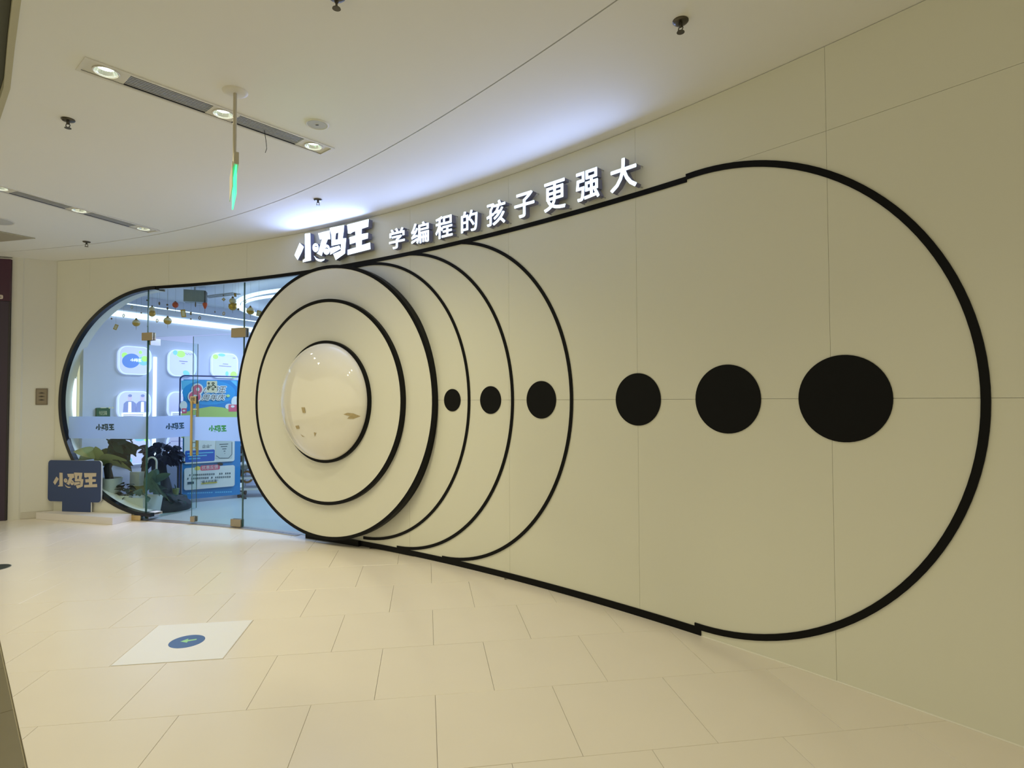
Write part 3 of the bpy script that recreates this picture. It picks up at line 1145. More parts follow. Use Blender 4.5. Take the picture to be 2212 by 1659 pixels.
for r in range(3):
    for c in range(3):
        if LABS[r][c] is None:
            continue
        ua_, ub_ = colsU[c]
        za, zb = z_r1[0] - r * dz, z_r1[1] - r * dz
        w_, h_ = ub_ - ua_, zb - za
        t = thing('lit_panel', LABS[r][c], 'wall panel', SW(ua_, za), 'lit panels on the shop side wall')
        obj('body', MB().prism([rrect(ua_, za, ub_, zb, .12)], fnS, .012, .05), M_PANEL_B, t)
        i = .012
        obj('face', MB().prism([rrect(ua_ + i, za + i, ub_ - i * 1.8, zb - i, .105)], fnS, .0505, .053), M_PANEL, t)

        def pt(a, b):
            return ua_ + a * w_, za + b * h_
        layer = [.0534]

        def pr(name, loops, m_, h=.0006):
            layer[0] += .0012
            o = obj(name, MB().prism(loops, fnS, layer[0] - h, layer[0]), m_, t)
            if name in ('print_text', 'print_dots'):
                o['kind'] = 'stuff'
        E = lambda a, b, rx, ry, rot=0: circ(ua_ + a * w_, za + b * h_, rx * w_, 28, ry * h_, rot)
        if (r, c) == (0, 0):
            pr('print', [E(.17, .66, .09, .10)], M_PGREEN)
            pr('print', [E(.36, .48, .27, .25, .3)], M_PBLUE)
            pr('print', [E(.74, .50, .17, .16)], M_PTEAL)
            pr('print', [E(.78, .58, .11, .10)], M_PGREEN)
            pr('print', [E(.64, .80, .05, .06)], M_PGREEN)
            pr('print_logo', logo_loops(ALL3, ua_ + .5 * w_, za + .51 * h_, .34 * w_ / 1.146), M_PWHITE)
        elif (r, c) == (0, 1):
            pr('print', [E(.42, .84, .16, .13)], M_PGREEN)
            pr('print', [E(.22, .88, .08, .09)], M_PTEAL)
            pr('print', [E(.62, .12, .13, .10, -.5)], M_PTEAL)
            pr('print_text', [[pt(.36, .56), pt(.66, .555), pt(.66, .58), pt(.36, .585)], [pt(.44, .48), pt(.56, .478), pt(.56, .498), pt(.44, .5)]], M_PTEXT)
            pr('print_dots', [circ(*pt(.58 + .035 * k, .88 - .02 * (k % 3)), .006, 8) for k in range(9)], M_PTEXT)
        elif (r, c) == (0, 2):
            pr('print', [E(.13, .83, .10, .10)], M_PGREEN)
            pr('print', [E(.36, .92, .13, .06)], M_PTEAL)
            pr('print', [E(.82, .14, .13, .14)], M_PGREEN)
            pr('print', [E(.56, .17, .06, .10)], M_PTEAL)
            pr('print_text', [[pt(.26, .47), pt(.72, .46), pt(.72, .48), pt(.26, .49)], [pt(.40, .555), pt(.60, .55), pt(.60, .57), pt(.40, .575)], [pt(.78, .82), pt(.88, .82), pt(.88, .84), pt(.78, .84)]], M_PTEXT)
        elif r == 1:
            cx0 = (.34, .72) if c == 0 else (.55,)
            for x in cx0:
                pr('print_suit', [[pt(x - .20, .26), pt(x + .20, .26), pt(x + .19, .56), pt(x + .10, .64), pt(x, .66), pt(x - .11, .64), pt(x - .18, .56)]], M_PSUIT)
                pr('print_shirt', [[pt(x - .05, .26), pt(x + .05, .26), pt(x + .045, .62), pt(x - .045, .62)]], M_PWHITE)
                pr('print_face', [E(x, .76, .062, .115)], M_PSKIN)
                pr('print_hair', [circ(ua_ + x * w_, za + .84 * h_, .060 * w_, 20, .05 * h_)], M_PSUIT)
            pr('print', [[pt(.10, .04), pt(.80, .04), pt(.84, .22), pt(.10, .24)]], M_PWHITE)
            pr('print_text', [[pt(.14, .16 - .05 * k), pt(.74 - .2 * (k == 2), .16 - .05 * k), pt(.74 - .2 * (k == 2), .178 - .05 * k), pt(.14, .182 - .05 * k)] for k in range(3)], M_PTEXT)
        elif c == 0:
            pr('print', [E(.66, .90, .16, .09)], M_PTEAL)
            pr('print', [E(.86, .88, .07, .10)], M_PGREEN)
            pr('print', [E(.14, .16, .09, .10)], M_PGREEN)
            pr('print', [E(.30, .16, .13, .13)], M_PTEAL)
        else:
            pr('print_text', [[pt(.1, .72), pt(.8, .70), pt(.8, .715), pt(.1, .735)], [pt(.1, .5), pt(.8, .48), pt(.8, .495), pt(.1, .515)]], M_PTEXT)
            pr('print', [E(.5, .2, .3, .12)], M_PBLUE)
# a small blue light below the panels, as the LED panels throw on the wall
# green sign by the wall
u0, z1 = SW.uv(206, 881)
u1, z0 = SW.uv(235, 906)
gs = thing('green_sign', 'small dark green board with cream lettering on the shop side wall', 'sign', SW(u0, z0))
obj('board', MB().prism([rrect(u0, z0, u1, z1, .01, 2)], fnS, .002, .03), mat('dark_green', (.01, .09, .03), .4), gs)
obj('lettering', MB().prism(fit_text('今日已消毒', u0 + .03, z0 + .06, u1 - .04, z0 + .12, .03) + [[(u0 + .05, z0 + .155), (u0 + .12, z0 + .155), (u0 + .12, z0 + .165), (u0 + .05, z0 + .165)], circ(u0 + .16, z0 + .16, .012, 10), circ(u0 + .2, z0 + .16, .012, 10)], fnS, .0305, .0315), mat('cream_print', (.75, .70, .40), .5), gs)['kind'] = 'stuff'
# box and slot under the ceiling
Pb = at(421, 641, 7.62)
t = thing('ceiling_box', 'grey box hung under the shop ceiling above the glass doors', 'ceiling unit', Pb)
Rb = Matrix.Rotation(.36, 3, 'Z')
obj('housing', MB().box(Pb, (.24, .16, .155), Rb), mat('grey_green_metal', (.20, .25, .27), .5), t)
obj('end_cap', MB().box(Pb + Rb @ Vector((.128, 0, -.005)), (.018, .15, .16), Rb), M_DARK, t)
obj('hanger', MB().tube([Pb + Vector((0, 0, .07)), (Pb.x, Pb.y, ZSC)], .012, 6), M_STEEL, t)
a, b = on_z(438, 640, ZSC), on_z(505, 632, ZSC)
d = (b - a).normalized()
nn = Vector((-d.y, d.x, 0))
t = thing('air_slot', 'long grey air slot in the shop ceiling beside the hanging box', 'air vent', a)
for o_, w_ in ((0, .012), (.05, .012), (.1, .012)):
    k = MB()
    p, q = a + nn * o_, b + nn * o_
    k.add([v + Vector((0, 0, h)) for h in (-.012, .0) for v in (p - nn * w_, q - nn * w_, q + nn * w_, p + nn * w_)], [(0, 1, 2, 3), (0, 4, 5, 1), (2, 6, 7, 3), (1, 5, 6, 2), (3, 7, 4, 0)])
    obj('blade', k, M_GREY, t)

# poster stand
PP = Plane((-4.85, 8.5), (.80, .60))
fnP = lambda u, v, d: PP(u, v, d)
pu0, pz0 = PP.uv(393, 1077)
pu1, _ = PP.uv(512, 1068)
pz0 = .06
_, pz1 = PP.uv(390, 819.5)
ps = thing('poster_stand', 'tall blue anniversary poster on a round-cornered frame inside the glass door', 'poster stand', PP(pu0, 0))
PW, PH = pu1 - pu0 + .04, pz1 - pz0
M_PB = mat('poster_blue', (.01, .20, .50), .45, noise=.05, nscale=3)
M_PB2 = mat('poster_light_blue', (.10, .44, .68), .45)
M_PDB = mat('poster_deep_blue', (.01, .10, .46), .45)
M_PW = mat('poster_white', (.62, .68, .66), .5)
M_PINK = mat('poster_pink', (.55, .10, .17), .45, noise=.2, nscale=12)
M_PG = mat('poster_green', (.34, .50, .14), .5)
M_PY = mat('poster_yellow', (.65, .55, .10), .5)
obj('sheet', MB().prism([[(pu0, pz0), (pu0 + PW, pz0), (pu0 + PW, pz1), (pu0, pz1)]], fnP, .012, .016), M_PB, ps)
fk = MB()
rr = .06
fx0, fx1, fz1 = pu0 - .04, pu0 + PW + .04, pz1 + .055
path = [PP(fx0, .02), PP(fx0, fz1 - rr)] + [PP(fx0 + rr - rr * math.cos(a), fz1 - rr + rr * math.sin(a)) for a in np.linspace(.2, PI / 2, 6)] + [PP(fx1 - rr + rr * math.sin(a), fz1 - rr + rr * math.cos(a)) for a in np.linspace(0, PI / 2, 7)] + [PP(fx1, .02)]
obj('frame', fk.tube(path, .011, 8), mat('navy_frame', (.02, .04, .16), .35, metal=.3), ps, True)
for u in (fx0, fx1):
    obj('foot', MB().box(PP(u, .012), (.04, .34, .022), Matrix.Rotation(math.atan2(PP.d[1], PP.d[0]), 3, 'Z')), M_DARK, ps)
lay = [.0165]


def pp(name, loops, m_, up=.0008):
    lay[0] += up
    o = obj(name, MB().prism(loops, fnP, lay[0] - up * .6, lay[0]), m_, ps)
    if name in ('note_lines', 'footer', 'info_lines', 'certificate_line', 'swirl'):
        o['kind'] = 'stuff'
    return o


def pq(x, y):
    return PP.uv(x, y)


def prect(x0, y0, x1, y1, r=.02):
    a = pq(x0, (y0 + y1) / 2)[0]
    b = pq(x1, (y0 + y1) / 2)[0]
    xm = (x0 + x1) / 2
    return rrect(a, pq(xm, y1)[1], b, pq(xm, y0)[1], r, 4)


def pell(x, y, rx, ry, rot=0, n=24):
    u, z = pq(x, y)
    du = abs(pq(x + rx, y)[0] - u)
    dv = abs(pq(x, y + ry)[1] - z)
    return circ(u, z, du, n, dv, rot)


pp('swirl', [[pq(391, 822), pq(432, 821), pq(392, 843)], [pq(497, 822), pq(511, 823), pq(511, 835)]], M_PB2)
pp('swirl', [pell(452, 848, 56, 27)], mat('poster_mid_blue', (.015, .27, .58), .45))
pp('cloud', [pell(396, 876, 8, 10)], M_PW)
pp('cloud', [pell(508, 868, 9, 12)], M_PW)
pp('cloud', [pell(494, 878, 8, 6)], M_PW)
pp('lawn', [[pq(391, 893), pq(420, 884), pq(455, 878), pq(480, 880), pq(511, 889), pq(511, 944), pq(391, 946)]], M_PG)
pp('gift', [prect(392, 882, 403, 893, .01)], M_PINK)
pp('gift', [prect(493, 874, 511, 889, .01)], M_PINK)
pp('ribbon_bow', [pell(397, 887, 3, 2)], M_PW)
pp('ribbon_bow', [pell(502, 878, 4, 2.5)], M_PW)
pp('numeral_edge', [pell(426, 841, 13, 13), pell(420, 857, 15, 14)], M_PW)
pp('numeral', [pell(426, 841, 10, 10), pell(420, 857, 12.5, 11.5), cw(pell(427, 841, 3.5, 4)), cw(pell(421, 857, 4.5, 4.5))], M_PINK)
pp('badge', [pell(492, 855, 4, 3)], mat('poster_lime', (.40, .62, .25), .5))
for txt, x0, y0, x1, y1 in (('小码王', 440, 834, 487, 848), ('周年庆', 437, 852, 485, 864)):
    q = prect(x0, y0, x1, y1, .01)
    us, vs_ = [p[0] for p in q], [p[1] for p in q]
    a_ = (min(us), min(vs_), max(us), max(vs_))
    base_ = fit_text(txt, *a_, .03, .25)
    pp('title_edge', [[(x + .013 * math.cos(k * PI / 4), y + .013 * math.sin(k * PI / 4)) for x, y in l] for k in range(8) for l in base_], M_PW)
    pp('title', fit_text(txt, *a_, .03, .25), M_DARK)
pp('info_panel', [prect(397, 930, 506, 999, .03)], M_PW)
pp('info_block', [prect(399, 972, 463, 997, .02)], M_PDB)
q = prect(436, 960, 456, 967, .004)
pp('info_title', fit_text('企业”', min(p[0] for p in q), min(p[1] for p in q), max(p[0] for p in q), max(p[1] for p in q), .02), M_LOGOG)
pp('info_lines', [prect(403 + 2 * k, 977 + 6 * k, 460 - 14 * k, 979.5 + 6 * k, .004) for k in range(3)], M_PB2)
pp('certificate', [prect(465, 950, 501, 990, .005)], mat('poster_paper', (.46, .54, .53), .5))
cz = [pq(466, 984), pq(473, 989), pq(493, 989), pq(500, 981), pq(500, 955)]
pp('certificate_line', [l for l in stroke(cz, .008)] + [prect(473 + 3 * k, 958.5 + 5 * k, 492 - 2 * k, 960 + 5 * k, .002) for k in range(5)], M_LOGOG)
pp('note_panel', [prect(397, 1007.5, 506, 1054, .03)], M_PW)
pp('ribbon', [prect(432, 1004, 474, 1015, .02)], M_PINK)
q = prect(435, 1005, 470, 1013, .002)
pp('ribbon_text', fit_text('优惠反馈', min(p[0] for p in q), min(p[1] for p in q), max(p[0] for p in q), max(p[1] for p in q), .02), M_PW)
pp('ribbon_end', [pell(426, 1011, 6, 4.5)], M_PY)
pp('ribbon_end', [pell(475, 1002, 6, 3, -.2)], M_DARK)
nl = []
for r_, y in enumerate((1026, 1033.5)):
    x = 404
    while x < 501:
        if random.random() > .12:
            nl += [prect(x, y - 1.9 - (x - 404) * .045, x + 2.2, y + 1.7 - (x - 404) * .045, .002)]
        x += 4.3
pp('note_lines', nl, M_LOGOG)
pp('note_mark', [prect(404, 1040, 418, 1045, .003)], M_LOGOG)
pp('note_highlight', [prect(434, 1041, 468, 1044, .003)], M_PY)
q = prect(433, 1036, 470, 1043, .002)
pp('note_text', fit_text('“最大的优惠”', min(p[0] for p in q), min(p[1] for p in q), max(p[0] for p in q), max(p[1] for p in q), .02), M_LOGOG)
pp('footer', [prect(404 + 4.6 * k, 1063.5 - .16 * k, 407.2 + 4.6 * k, 1066 - .16 * k, .002) for k in range(21) if k not in (12,)], M_PB2)

# ------------------------------------------------------------------ plants
M_LEAFD = mat('leaf_dark', (.012, .035, .028), .45, spec=.15, noise=.3, nscale=9)
M_LEAFG = mat('leaf_grey_green', (.09, .15, .11), .5, spec=.15, noise=.2, nscale=9)
M_LEAFY = mat('leaf_yellow_green', (.24, .27, .11), .5, noise=.2, nscale=6)
M_BARK = mat('bark_dark', (.012, .014, .018), .7, noise=.3, nscale=14)
M_POT = mat('pot_white', (.50, .55, .56), .45)
M_POTW = mat('pot_plain_white', (.62, .64, .62), .45)
M_SOIL = mat('potting_soil', (.03, .025, .02), .9, noise=.3, nscale=30)


def leaf(base, d, length, width, droop=.3, n=5, thick=.0015, roll=0.0):
    """a single leaf: an oval blade with a folded midrib, bending down along its length"""
    d = Vector(d).normalized()
    side = d.cross(Vector((0, 0, 1)))
    side = Vector((1, 0, 0)) if side.length < .05 else side.normalized()
    up = side.cross(d).normalized()
    side = side * math.cos(roll) + up * math.sin(roll)
    up = side.cross(d).normalized()
    m, vs = MB(), []
    for i in range(n + 1):
        f = i / n
        c = Vector(base) + d * length * f - Vector((0, 0, 1)) * droop * length * f * f
        w = width / 2 * math.sin(PI * min(1, max(.04, f ** .8)) * .97)
        vs += [c - side * w + up * w * .25, c, c + side * w + up * w * .25, c - up * thick * 2]
    fs = []
    for i in range(n):
        a, b = 4 * i, 4 * i + 4
        fs += [(a, a + 1, b + 1, b), (a + 1, a + 2, b + 2, b + 1), (a + 2, a + 3, b + 3, b + 2), (a + 3, a, b, b + 3)]
    return m.add(vs, fs)


def leaves(parent, items, m_, name='leaf'):
    for it in items:
        obj(name, leaf(*it), m_, parent, True)


rnd = random.Random(3)
# leafy plant on a stand behind the blue sign
pc = at(240, 1034, 7.66)
pl_t = thing('potted_plant', 'dark leafy plant in a ribbed pale pot behind the blue standing sign', 'potted plant', (pc.x, pc.y, .30))
prof = [(0, .0)] + [(.10 + .028 * f + (.006 if k % 2 else 0), .195 * f) for k, f in enumerate(np.linspace(0, 1, 12))] + [(.12, .195), (.115, .165), (0, .165)]
obj('pot', MB().lathe([(r, h + .30) for r, h in prof], (pc.x, pc.y, 0), (0, 0, 1), 28), M_POT, pl_t, True)
obj('soil', MB().lathe([(0, .475), (.118, .472)], (pc.x, pc.y, 0), (0, 0, 1), 20), M_SOIL, pl_t)
obj('stem', MB().tube([(pc.x - .02, pc.y, .47), (pc.x - .05, pc.y, .62), (pc.x + .0, pc.y + .02, .80), (pc.x + .03, pc.y, .98)], [.05, .045, .04, .02], 10), M_BARK, pl_t, True)
it = []
for k in range(54):
    b = Vector((pc.x + rnd.uniform(-.08, .20), pc.y + rnd.uniform(-.08, .08), rnd.uniform(.66, 1.04)))
    a = rnd.uniform(-1.1, 1.3)
    it.append((b, (math.cos(a), rnd.uniform(-.3, .3), math.sin(a) * .6), rnd.uniform(.11, .19), rnd.uniform(.09, .13), rnd.uniform(.1, .6), 5, .0015, rnd.uniform(.5, 1.3) * rnd.choice((-1, 1))))
leaves(pl_t, it, M_LEAFD)
ps_ = thing('plant_stand', 'dark green plant stand under the ribbed pot behind the blue sign', 'plant stand', (pc.x, pc.y, 0))
obj('top', MB().lathe([(0, .27), (.12, .27), (.12, .298), (0, .298)], (pc.x, pc.y, 0), (0, 0, 1), 20), mat('stand_green', (.015, .05, .025), .5), ps_)
for k in range(4):
    a = PI / 4 + k * PI / 2
    obj('leg', MB().tube([(pc.x + .09 * math.cos(a), pc.y + .09 * math.sin(a), .272), (pc.x + .11 * math.cos(a), pc.y + .11 * math.sin(a), .005)], .012, 8), MATS['stand_green'], ps_)
# broad pale-leaved plant
bc = at(214, 1030, 7.66)
t = thing('potted_plant', 'plant with broad yellowish leaves at the outer end of the shop window', 'potted plant', (bc.x, bc.y, .004))
obj('pot', MB().lathe([(0, .004), (.10, .004), (.13, .30), (.115, .30), (.11, .27), (0, .27)], (bc.x, bc.y, 0), (0, 0, 1), 24), M_POTW, t, True)
stm = MB()
it = []
for k, (dx, dy, dzz, ln, wd, dr) in enumerate(((.25, -.03, .12, .42, .26, .25), (.30, 0, -.02, .40, .24, .25), (-.2, -.06, .25, .36, .20, .5), (.02, -.05, .35, .40, .22, .35), (.22, .02, .30, .42, .22, .5), (-.12, -.02, .05, .34, .20, .6))):
    b = Vector((bc.x + dx * .12, bc.y + dy, .66 + .05 * (k % 3)))
    stm.tube([(bc.x, bc.y, .27), (bc.x + dx * .05, bc.y, .5), b], .007, 6)
    it.append((b, (dx, dy, dzz), ln, wd, dr, 7, .0015, .75))
obj('stems', stm, M_LEAFY, t)
leaves(t, it, M_LEAFY)
# white square planter with drooping grey-green leaves
wc = Vector((-4.86, 7.68, 0))
t = thing('planter', 'white square planter with big drooping leaves behind the glass door hinge', 'planter', (wc.x, wc.y, .004))
Rw = Matrix.Rotation(-.3, 3, 'Z')


def box_pot(c, w0, w1, h, R):
    m = MB()
    vs = []
    for w, z in ((w0, .004), (w1, h), (w1 - .03, h), (w1 - .04, h - .04)):
        vs += [Vector(c) + R @ Vector((sx * w / 2, sy * w / 2, z)) for sx, sy in ((-1, -1), (1, -1), (1, 1), (-1, 1))]
    fs = [(3, 2, 1, 0)] + [(4 * k + i, 4 * k + (i + 1) % 4, 4 * k + 4 + (i + 1) % 4, 4 * k + 4 + i) for k in range(3) for i in range(4)] + [(12, 13, 14, 15)]
    return m.add(vs, fs)


obj('pot', box_pot(wc, .25, .30, .25, Rw), M_POTW, t)
it = []
for dx, dy, z0_, dz_, ln, wd, dr in ((.10, -.05, .32, 1.0, .36, .13, .15), (.16, -.02, .30, .5, .34, .15, .55), (.22, -.03, .36, -.2, .26, .14, .4), (-.04, -.06, .26, .5, .24, .13, .7), (.26, 0, .42, .9, .30, .12, .3), (.05, -.08, .28, .1, .2, .14, .8), (.2, -.06, .5, -.9, .36, .12, -.1), (.14, -.04, .55, -.8, .34, .11, .0)):
    it.append((wc + Vector((dx * .5, dy, z0_)), (dx, dy * .5, dz_ * .3), ln, wd, dr, 6, .0015, .9))
leaves(t, it, M_LEAFG)
# smaller white pot and round-leaved plant left of it
rcn = Vector((-5.10, 7.66, 0))
t = thing('potted_plant', 'round-leaved dark plant in a low white pot left of the square planter', 'potted plant', (rcn.x, rcn.y, .004))
obj('pot', box_pot(rcn, .14, .17, .27, Matrix.Rotation(.1, 3, 'Z')), M_POTW, t)
it = []
for k in range(16):
    a = k * 2.4
    it.append((rcn + Vector((.02 * math.cos(a), .02 * math.sin(a), .24 + .012 * k)), (math.cos(a), math.sin(a) * .5, rnd.uniform(-.2, .5)), .12, .085, rnd.uniform(.2, .7), 4, .0015, rnd.uniform(-.5, .8)))
leaves(t, it, M_LEAFD)
# paper bag
pb = at(297, 1040, 7.92)
t = thing('paper_bag', 'tall white bag with a yellow lower half behind the planter', 'bag', (pb.x, pb.y, .20))
k = MB().box((pb.x, pb.y, .45), (.15, .10, .19), Matrix.Rotation(-.2, 3, 'Z'))
obj('upper_half', k, M_POTW, t)
obj('lower_half', MB().box((pb.x, pb.y, .28), (.152, .102, .15), Matrix.Rotation(-.2, 3, 'Z')), mat('bag_yellow', (.34, .31, .10), .6), t)
t = thing('low_stool', 'low pale stool carrying the white and yellow bag', 'stool', (pb.x, pb.y, .004))
obj('seat', MB().box((pb.x, pb.y, .19), (.22, .16, .02)), M_POT, t)
for sx in (-1, 1):
    for sy in (-1, 1):
        obj('leg', MB().box((pb.x + sx * .09, pb.y + sy * .06, .093), (.02, .02, .178)), M_POT, t)
# gnarled dark tree
tc = Vector((-4.86, 8.06, 0))
t = thing('indoor_tree', 'dark gnarled little tree with a bushy top left of the blue poster', 'tree', (tc.x, tc.y, .004))
p_ = lambda x, y: at(x, y, 8.06)
obj('trunk', MB().tube([p_(352, 1096), p_(356, 1078), p_(360, 1058), p_(357, 1040), p_(350, 1022), p_(347, 1006), p_(344, 990)], [.13, .10, .075, .062, .065, .07, .04], 12), M_BARK, t, True)
mound = [(.27 * math.cos(a) * (1 + .08 * math.sin(5 * a)), .24 * math.sin(a)) for a in np.linspace(0, PI / 2, 9)]
mound[-1] = (0, .24)
obj('root_mound', MB().lathe([(r, h + .005) for r, h in mound], (tc.x + .1, tc.y, 0), (0, 0, 1), 20), M_BARK, t, True)
it = []
for k in range(120):
    a, e = rnd.uniform(0, 2 * PI), rnd.uniform(-.8, 1.0)
    c = p_(350, 982) + Vector((.20 * math.cos(a) * rnd.random() ** .5, .10 * math.sin(a), .13 * e * (1 - .4 * abs(math.cos(a)))))
    it.append((c, (math.cos(a), math.sin(a) * .4, e * .6), rnd.uniform(.09, .15), rnd.uniform(.07, .11), rnd.uniform(.2, .8), 4, .0015, rnd.uniform(.4, 1.3) * rnd.choice((-1, 1))))
leaves(t, it, mat('leaf_blue_black', (.010, .014, .030), .4, spec=.15, noise=.3, nscale=9))
it = []
for k in range(14):
    a = rnd.uniform(-.6, 1.4)
    it.append((Vector((tc.x + .1 + rnd.uniform(-.1, .22), tc.y - .12, .10 + rnd.uniform(0, .14))), (math.cos(a), -.4, .3), .16, .09, .5, 4, .0015, .4))
leaves(t, it, M_LEAFD)
# sprout pot, poles, umbrellas
sp = at(379.5, 1066, 8.05)
t = thing('sprout_pot', 'slim yellow-green pot with a sprout at the foot of the poster', 'potted plant', (sp.x, sp.y, .02))
obj('pot', MB().lathe([(0, sp.z - .06), (.028, sp.z - .06), (.045, sp.z + .07), (.036, sp.z + .07), (0, sp.z + .05)], (sp.x, sp.y, 0), (0, 0, 1), 16), mat('pot_lime', (.16, .19, .05), .5), t, True)
leaves(t, [((sp.x, sp.y, sp.z + .05), (-.6, 0, .5), .10, .03, .4), ((sp.x, sp.y, sp.z + .05), (-.2, 0, 1), .10, .035, .2)], M_LEAFD)
obj('saucer', MB().lathe([(0, .004), (.06, .004), (.06, .03), (.03, sp.z - .06), (0, sp.z - .06)], (sp.x, sp.y, 0), (0, 0, 1), 16), M_DARK, t)
for x0, x1, lab in ((384.5, 384, 'thin dark pole nearest the gnarled tree, left of the poster'), (391, 390, 'thin dark pole right against the blue poster frame')):
    a, b = at(x0, 1003, 8.2), on_z(x1, 1088, 0)
    b = Vector((a.x, a.y, .004))
    t = tag(obj('floor_pole', MB().tube([b, a], .011, 8).tube([a, a + Vector((.02, 0, .03)), a + Vector((.06, 0, .03))], .012, 8), M_DARK), lab, 'pole', 'poles by the poster')


def umbrella(label, x, y_top, Y, m_h, m_c):
    c = at(x, y_top, Y)
    t = thing('umbrella', label, 'umbrella', (c.x, c.y, .004))
    r = .065
    hk = [c + Vector((r * math.cos(a) - r * .0, 0, r * math.sin(a) - r)) for a in np.linspace(PI * 1.05, -.05, 12)]
    hk += [c + Vector((r, 0, -r - .10))]
    obj('handle', MB().tube(hk, .0125, 8), m_h, t, True)
    q = c + Vector((r, 0, 0))
    obj('canopy', MB().lathe([(.0, .03), (.012, .04), (.05, c.z * .5), (.035, c.z - r - .12), (.012, c.z - r - .09)], (q.x, q.y, 0), (0, 0, 1), 10), m_c, t, True)
    obj('ferrule', MB().lathe([(0, .004), (.006, .004), (.006, .04)], (q.x, q.y, 0), (0, 0, 1), 8), M_DARK, t)


umbrella('folded umbrella with a black crook handle beside the door hinge', 303, 968, 7.98, M_DARK, M_DARK)
umbrella('folded umbrella with a white crook handle in front of the dark tree', 328, 988, 7.86, M_WHITE, M_LEAFG)
# trolley with toys, right of the poster
tq = Vector((-3.97, 9.20, 0))
Rt = Matrix.Rotation(.15, 3, 'Z')
t = thing('trolley', 'pale low trolley on castors glimpsed between poster and disc', 'trolley', (tq.x, tq.y, .004))
for z in (.13, .30, .52):
    obj('shelf', MB().box(tq + Vector((0, 0, z)), (.62, .36, .025), Rt), M_POT, t)
for sx in (-1, 1):
    for sy in (-1, 1):
        c = tq + Rt @ Vector((sx * .29, sy * .16, 0))
        obj('post', MB().tube([c + Vector((0, 0, .06)), c + Vector((0, 0, .56))], .011, 8), M_STEEL, t)
        obj('castor', MB().lathe([(0, -.012), (.032, -.012), (.032, .012), (0, .012)], c + Vector((0, 0, .036)), (1, 0, 0), 14), M_DARK, t)
q = at(533, 1033, 9.16)
tag(obj('toy_hoop', MB().tube([q + Vector((.085 * math.cos(a), .01, .085 * math.sin(a) + .02)) for a in np.linspace(0, 2 * PI, 26)], .017, 8, cap=False), mat('hoop_orange', (.45, .22, .06), .5), None, True), 'orange hoop on the trolley beside the disc', 'toy')
q = at(528, 1006, 9.16)
tag(obj('toy_ball', MB().lathe([(max(.0, .075 * math.cos(a)), .075 * math.sin(a)) for a in np.linspace(-PI / 2, PI / 2, 12)], q, (0, 0, 1), 18), mat('ball_grey', (.28, .33, .32), .4), None, True), 'pale grey ball above the orange hoop', 'toy')
q = at(519, 1048, 9.02)
tag(obj('white_box', MB().box(q, (.05, .06, .065)), mat('white_box_glow', (.85, .88, .9), .5, emit=(.7, .85, 1), es=.4)), 'small bright white box at the right foot of the poster', 'box')  # faint bluish emission put into the box material to make it look lit
q = at(522, 985, 9.5)
t = thing('display_rack', 'dark upright rack just right of the poster, mostly hidden by the disc', 'rack', (q.x, q.y, .004))
for dx in (-.05, .35):
    obj('upright', MB().box((q.x + dx, q.y + .1, .50), (.03, .03, .99)), M_DARK, t)
for z in (.62, .78, .94):
    obj('rack_shelf', MB().box((q.x + .15, q.y + .1, z), (.42, .2, .03)), M_GREY, t)

# ------------------------------------------------------------------ hanging ornaments behind the glass
M_OG = mat('ornament_gold', (.50, .30, .04), .35, metal=.35, noise=.1, nscale=20)
M_OC = mat('ornament_cream', (.62, .54, .36), .5)
M_OR = mat('ornament_red', (.50, .07, .02), .45)
M_OB = mat('ornament_brown', (.13, .08, .03), .5)
OFFO = -.30
ORN = []


def opx(x, y):
    px, py = 230 + x / 6.144, 620 + y / 6.144
    s, z = on_wall(px, py, OFFO)
    return W(s, z, OFFO)


def orn(name, label, x, y, build, cat='ornament', thread=True):
    c = opx(x, y)
    t = thing(name, label, cat, c, 'ornaments hung behind the entrance glass')
    build(t, c)
    if thread:
        obj('thread', MB().tube([c + Vector((0, 0, .02)), (c.x, c.y, ZSC)], .0009, 4), M_GREY, t)
    return t


def sphere(c, rx, rz, n=18):
    return MB().lathe([(max(0.0, rx * math.cos(a)), rz * math.sin(a)) for a in np.linspace(-PI / 2, PI / 2, 12)], c, (0, 0, 1), n)


def round_gold(r):
    def b(t, c):
        obj('ball', sphere(c, r, r), M_OG, t, True)
        obj('face_band', MB().lathe([(r * 1.005 * math.cos(a), r * 1.005 * math.sin(a)) for a in np.linspace(.0, .75, 6)], c, (0, 0, 1), 18), M_OC, t, True)
        obj('cap', MB().lathe([(.0, r + .022), (.010, r + .016), (.016, r - .004)], c, (0, 0, 1), 10), M_OB, t)
        obj('tassel', MB().tube([c - Vector((0, 0, r - .003)), c - Vector((0, 0, r + .05))], [.003, .001], 5), M_OB, t)
    return b


def lantern_red(t, c):
    obj('body', sphere(c, .037, .040), M_OR, t, True)
    obj('cap', MB().lathe([(.012, .038), (.010, .048), (0, .048)], c, (0, 0, 1), 10), M_OB, t)
    obj('tassel', MB().tube([c - Vector((0, 0, .038)), c - Vector((0, 0, .10))], [.003, .001], 5), M_OB, t)


def drop_red(t, c):
    obj('body', MB().lathe([(0, -.048), (.012, -.03), (.028, .01), (.030, .03), (.018, .042), (0, .044)], c, (0, 0, 1), 14), M_OR, t, True)
    obj('tassel', MB().tube([c - Vector((0, 0, .046)), c - Vector((0, 0, .10))], [.003, .001], 5), M_OB, t)


def card(w, h, rot, m_, border=True):
    def b(t, c):
        th_ = .48
        R = Matrix.Rotation(th_, 3, 'Z') @ Matrix.Rotation(rot, 3, 'Y')
        obj('card', MB().box(c, (w, .004, h), R), m_, t)
        if border:
            obj('print', MB().box(c + R @ Vector((0, -.0028, 0)), (w * .6, .001, h * .7), R), M_OC if m_ is M_OG else M_OG, t)
    return b


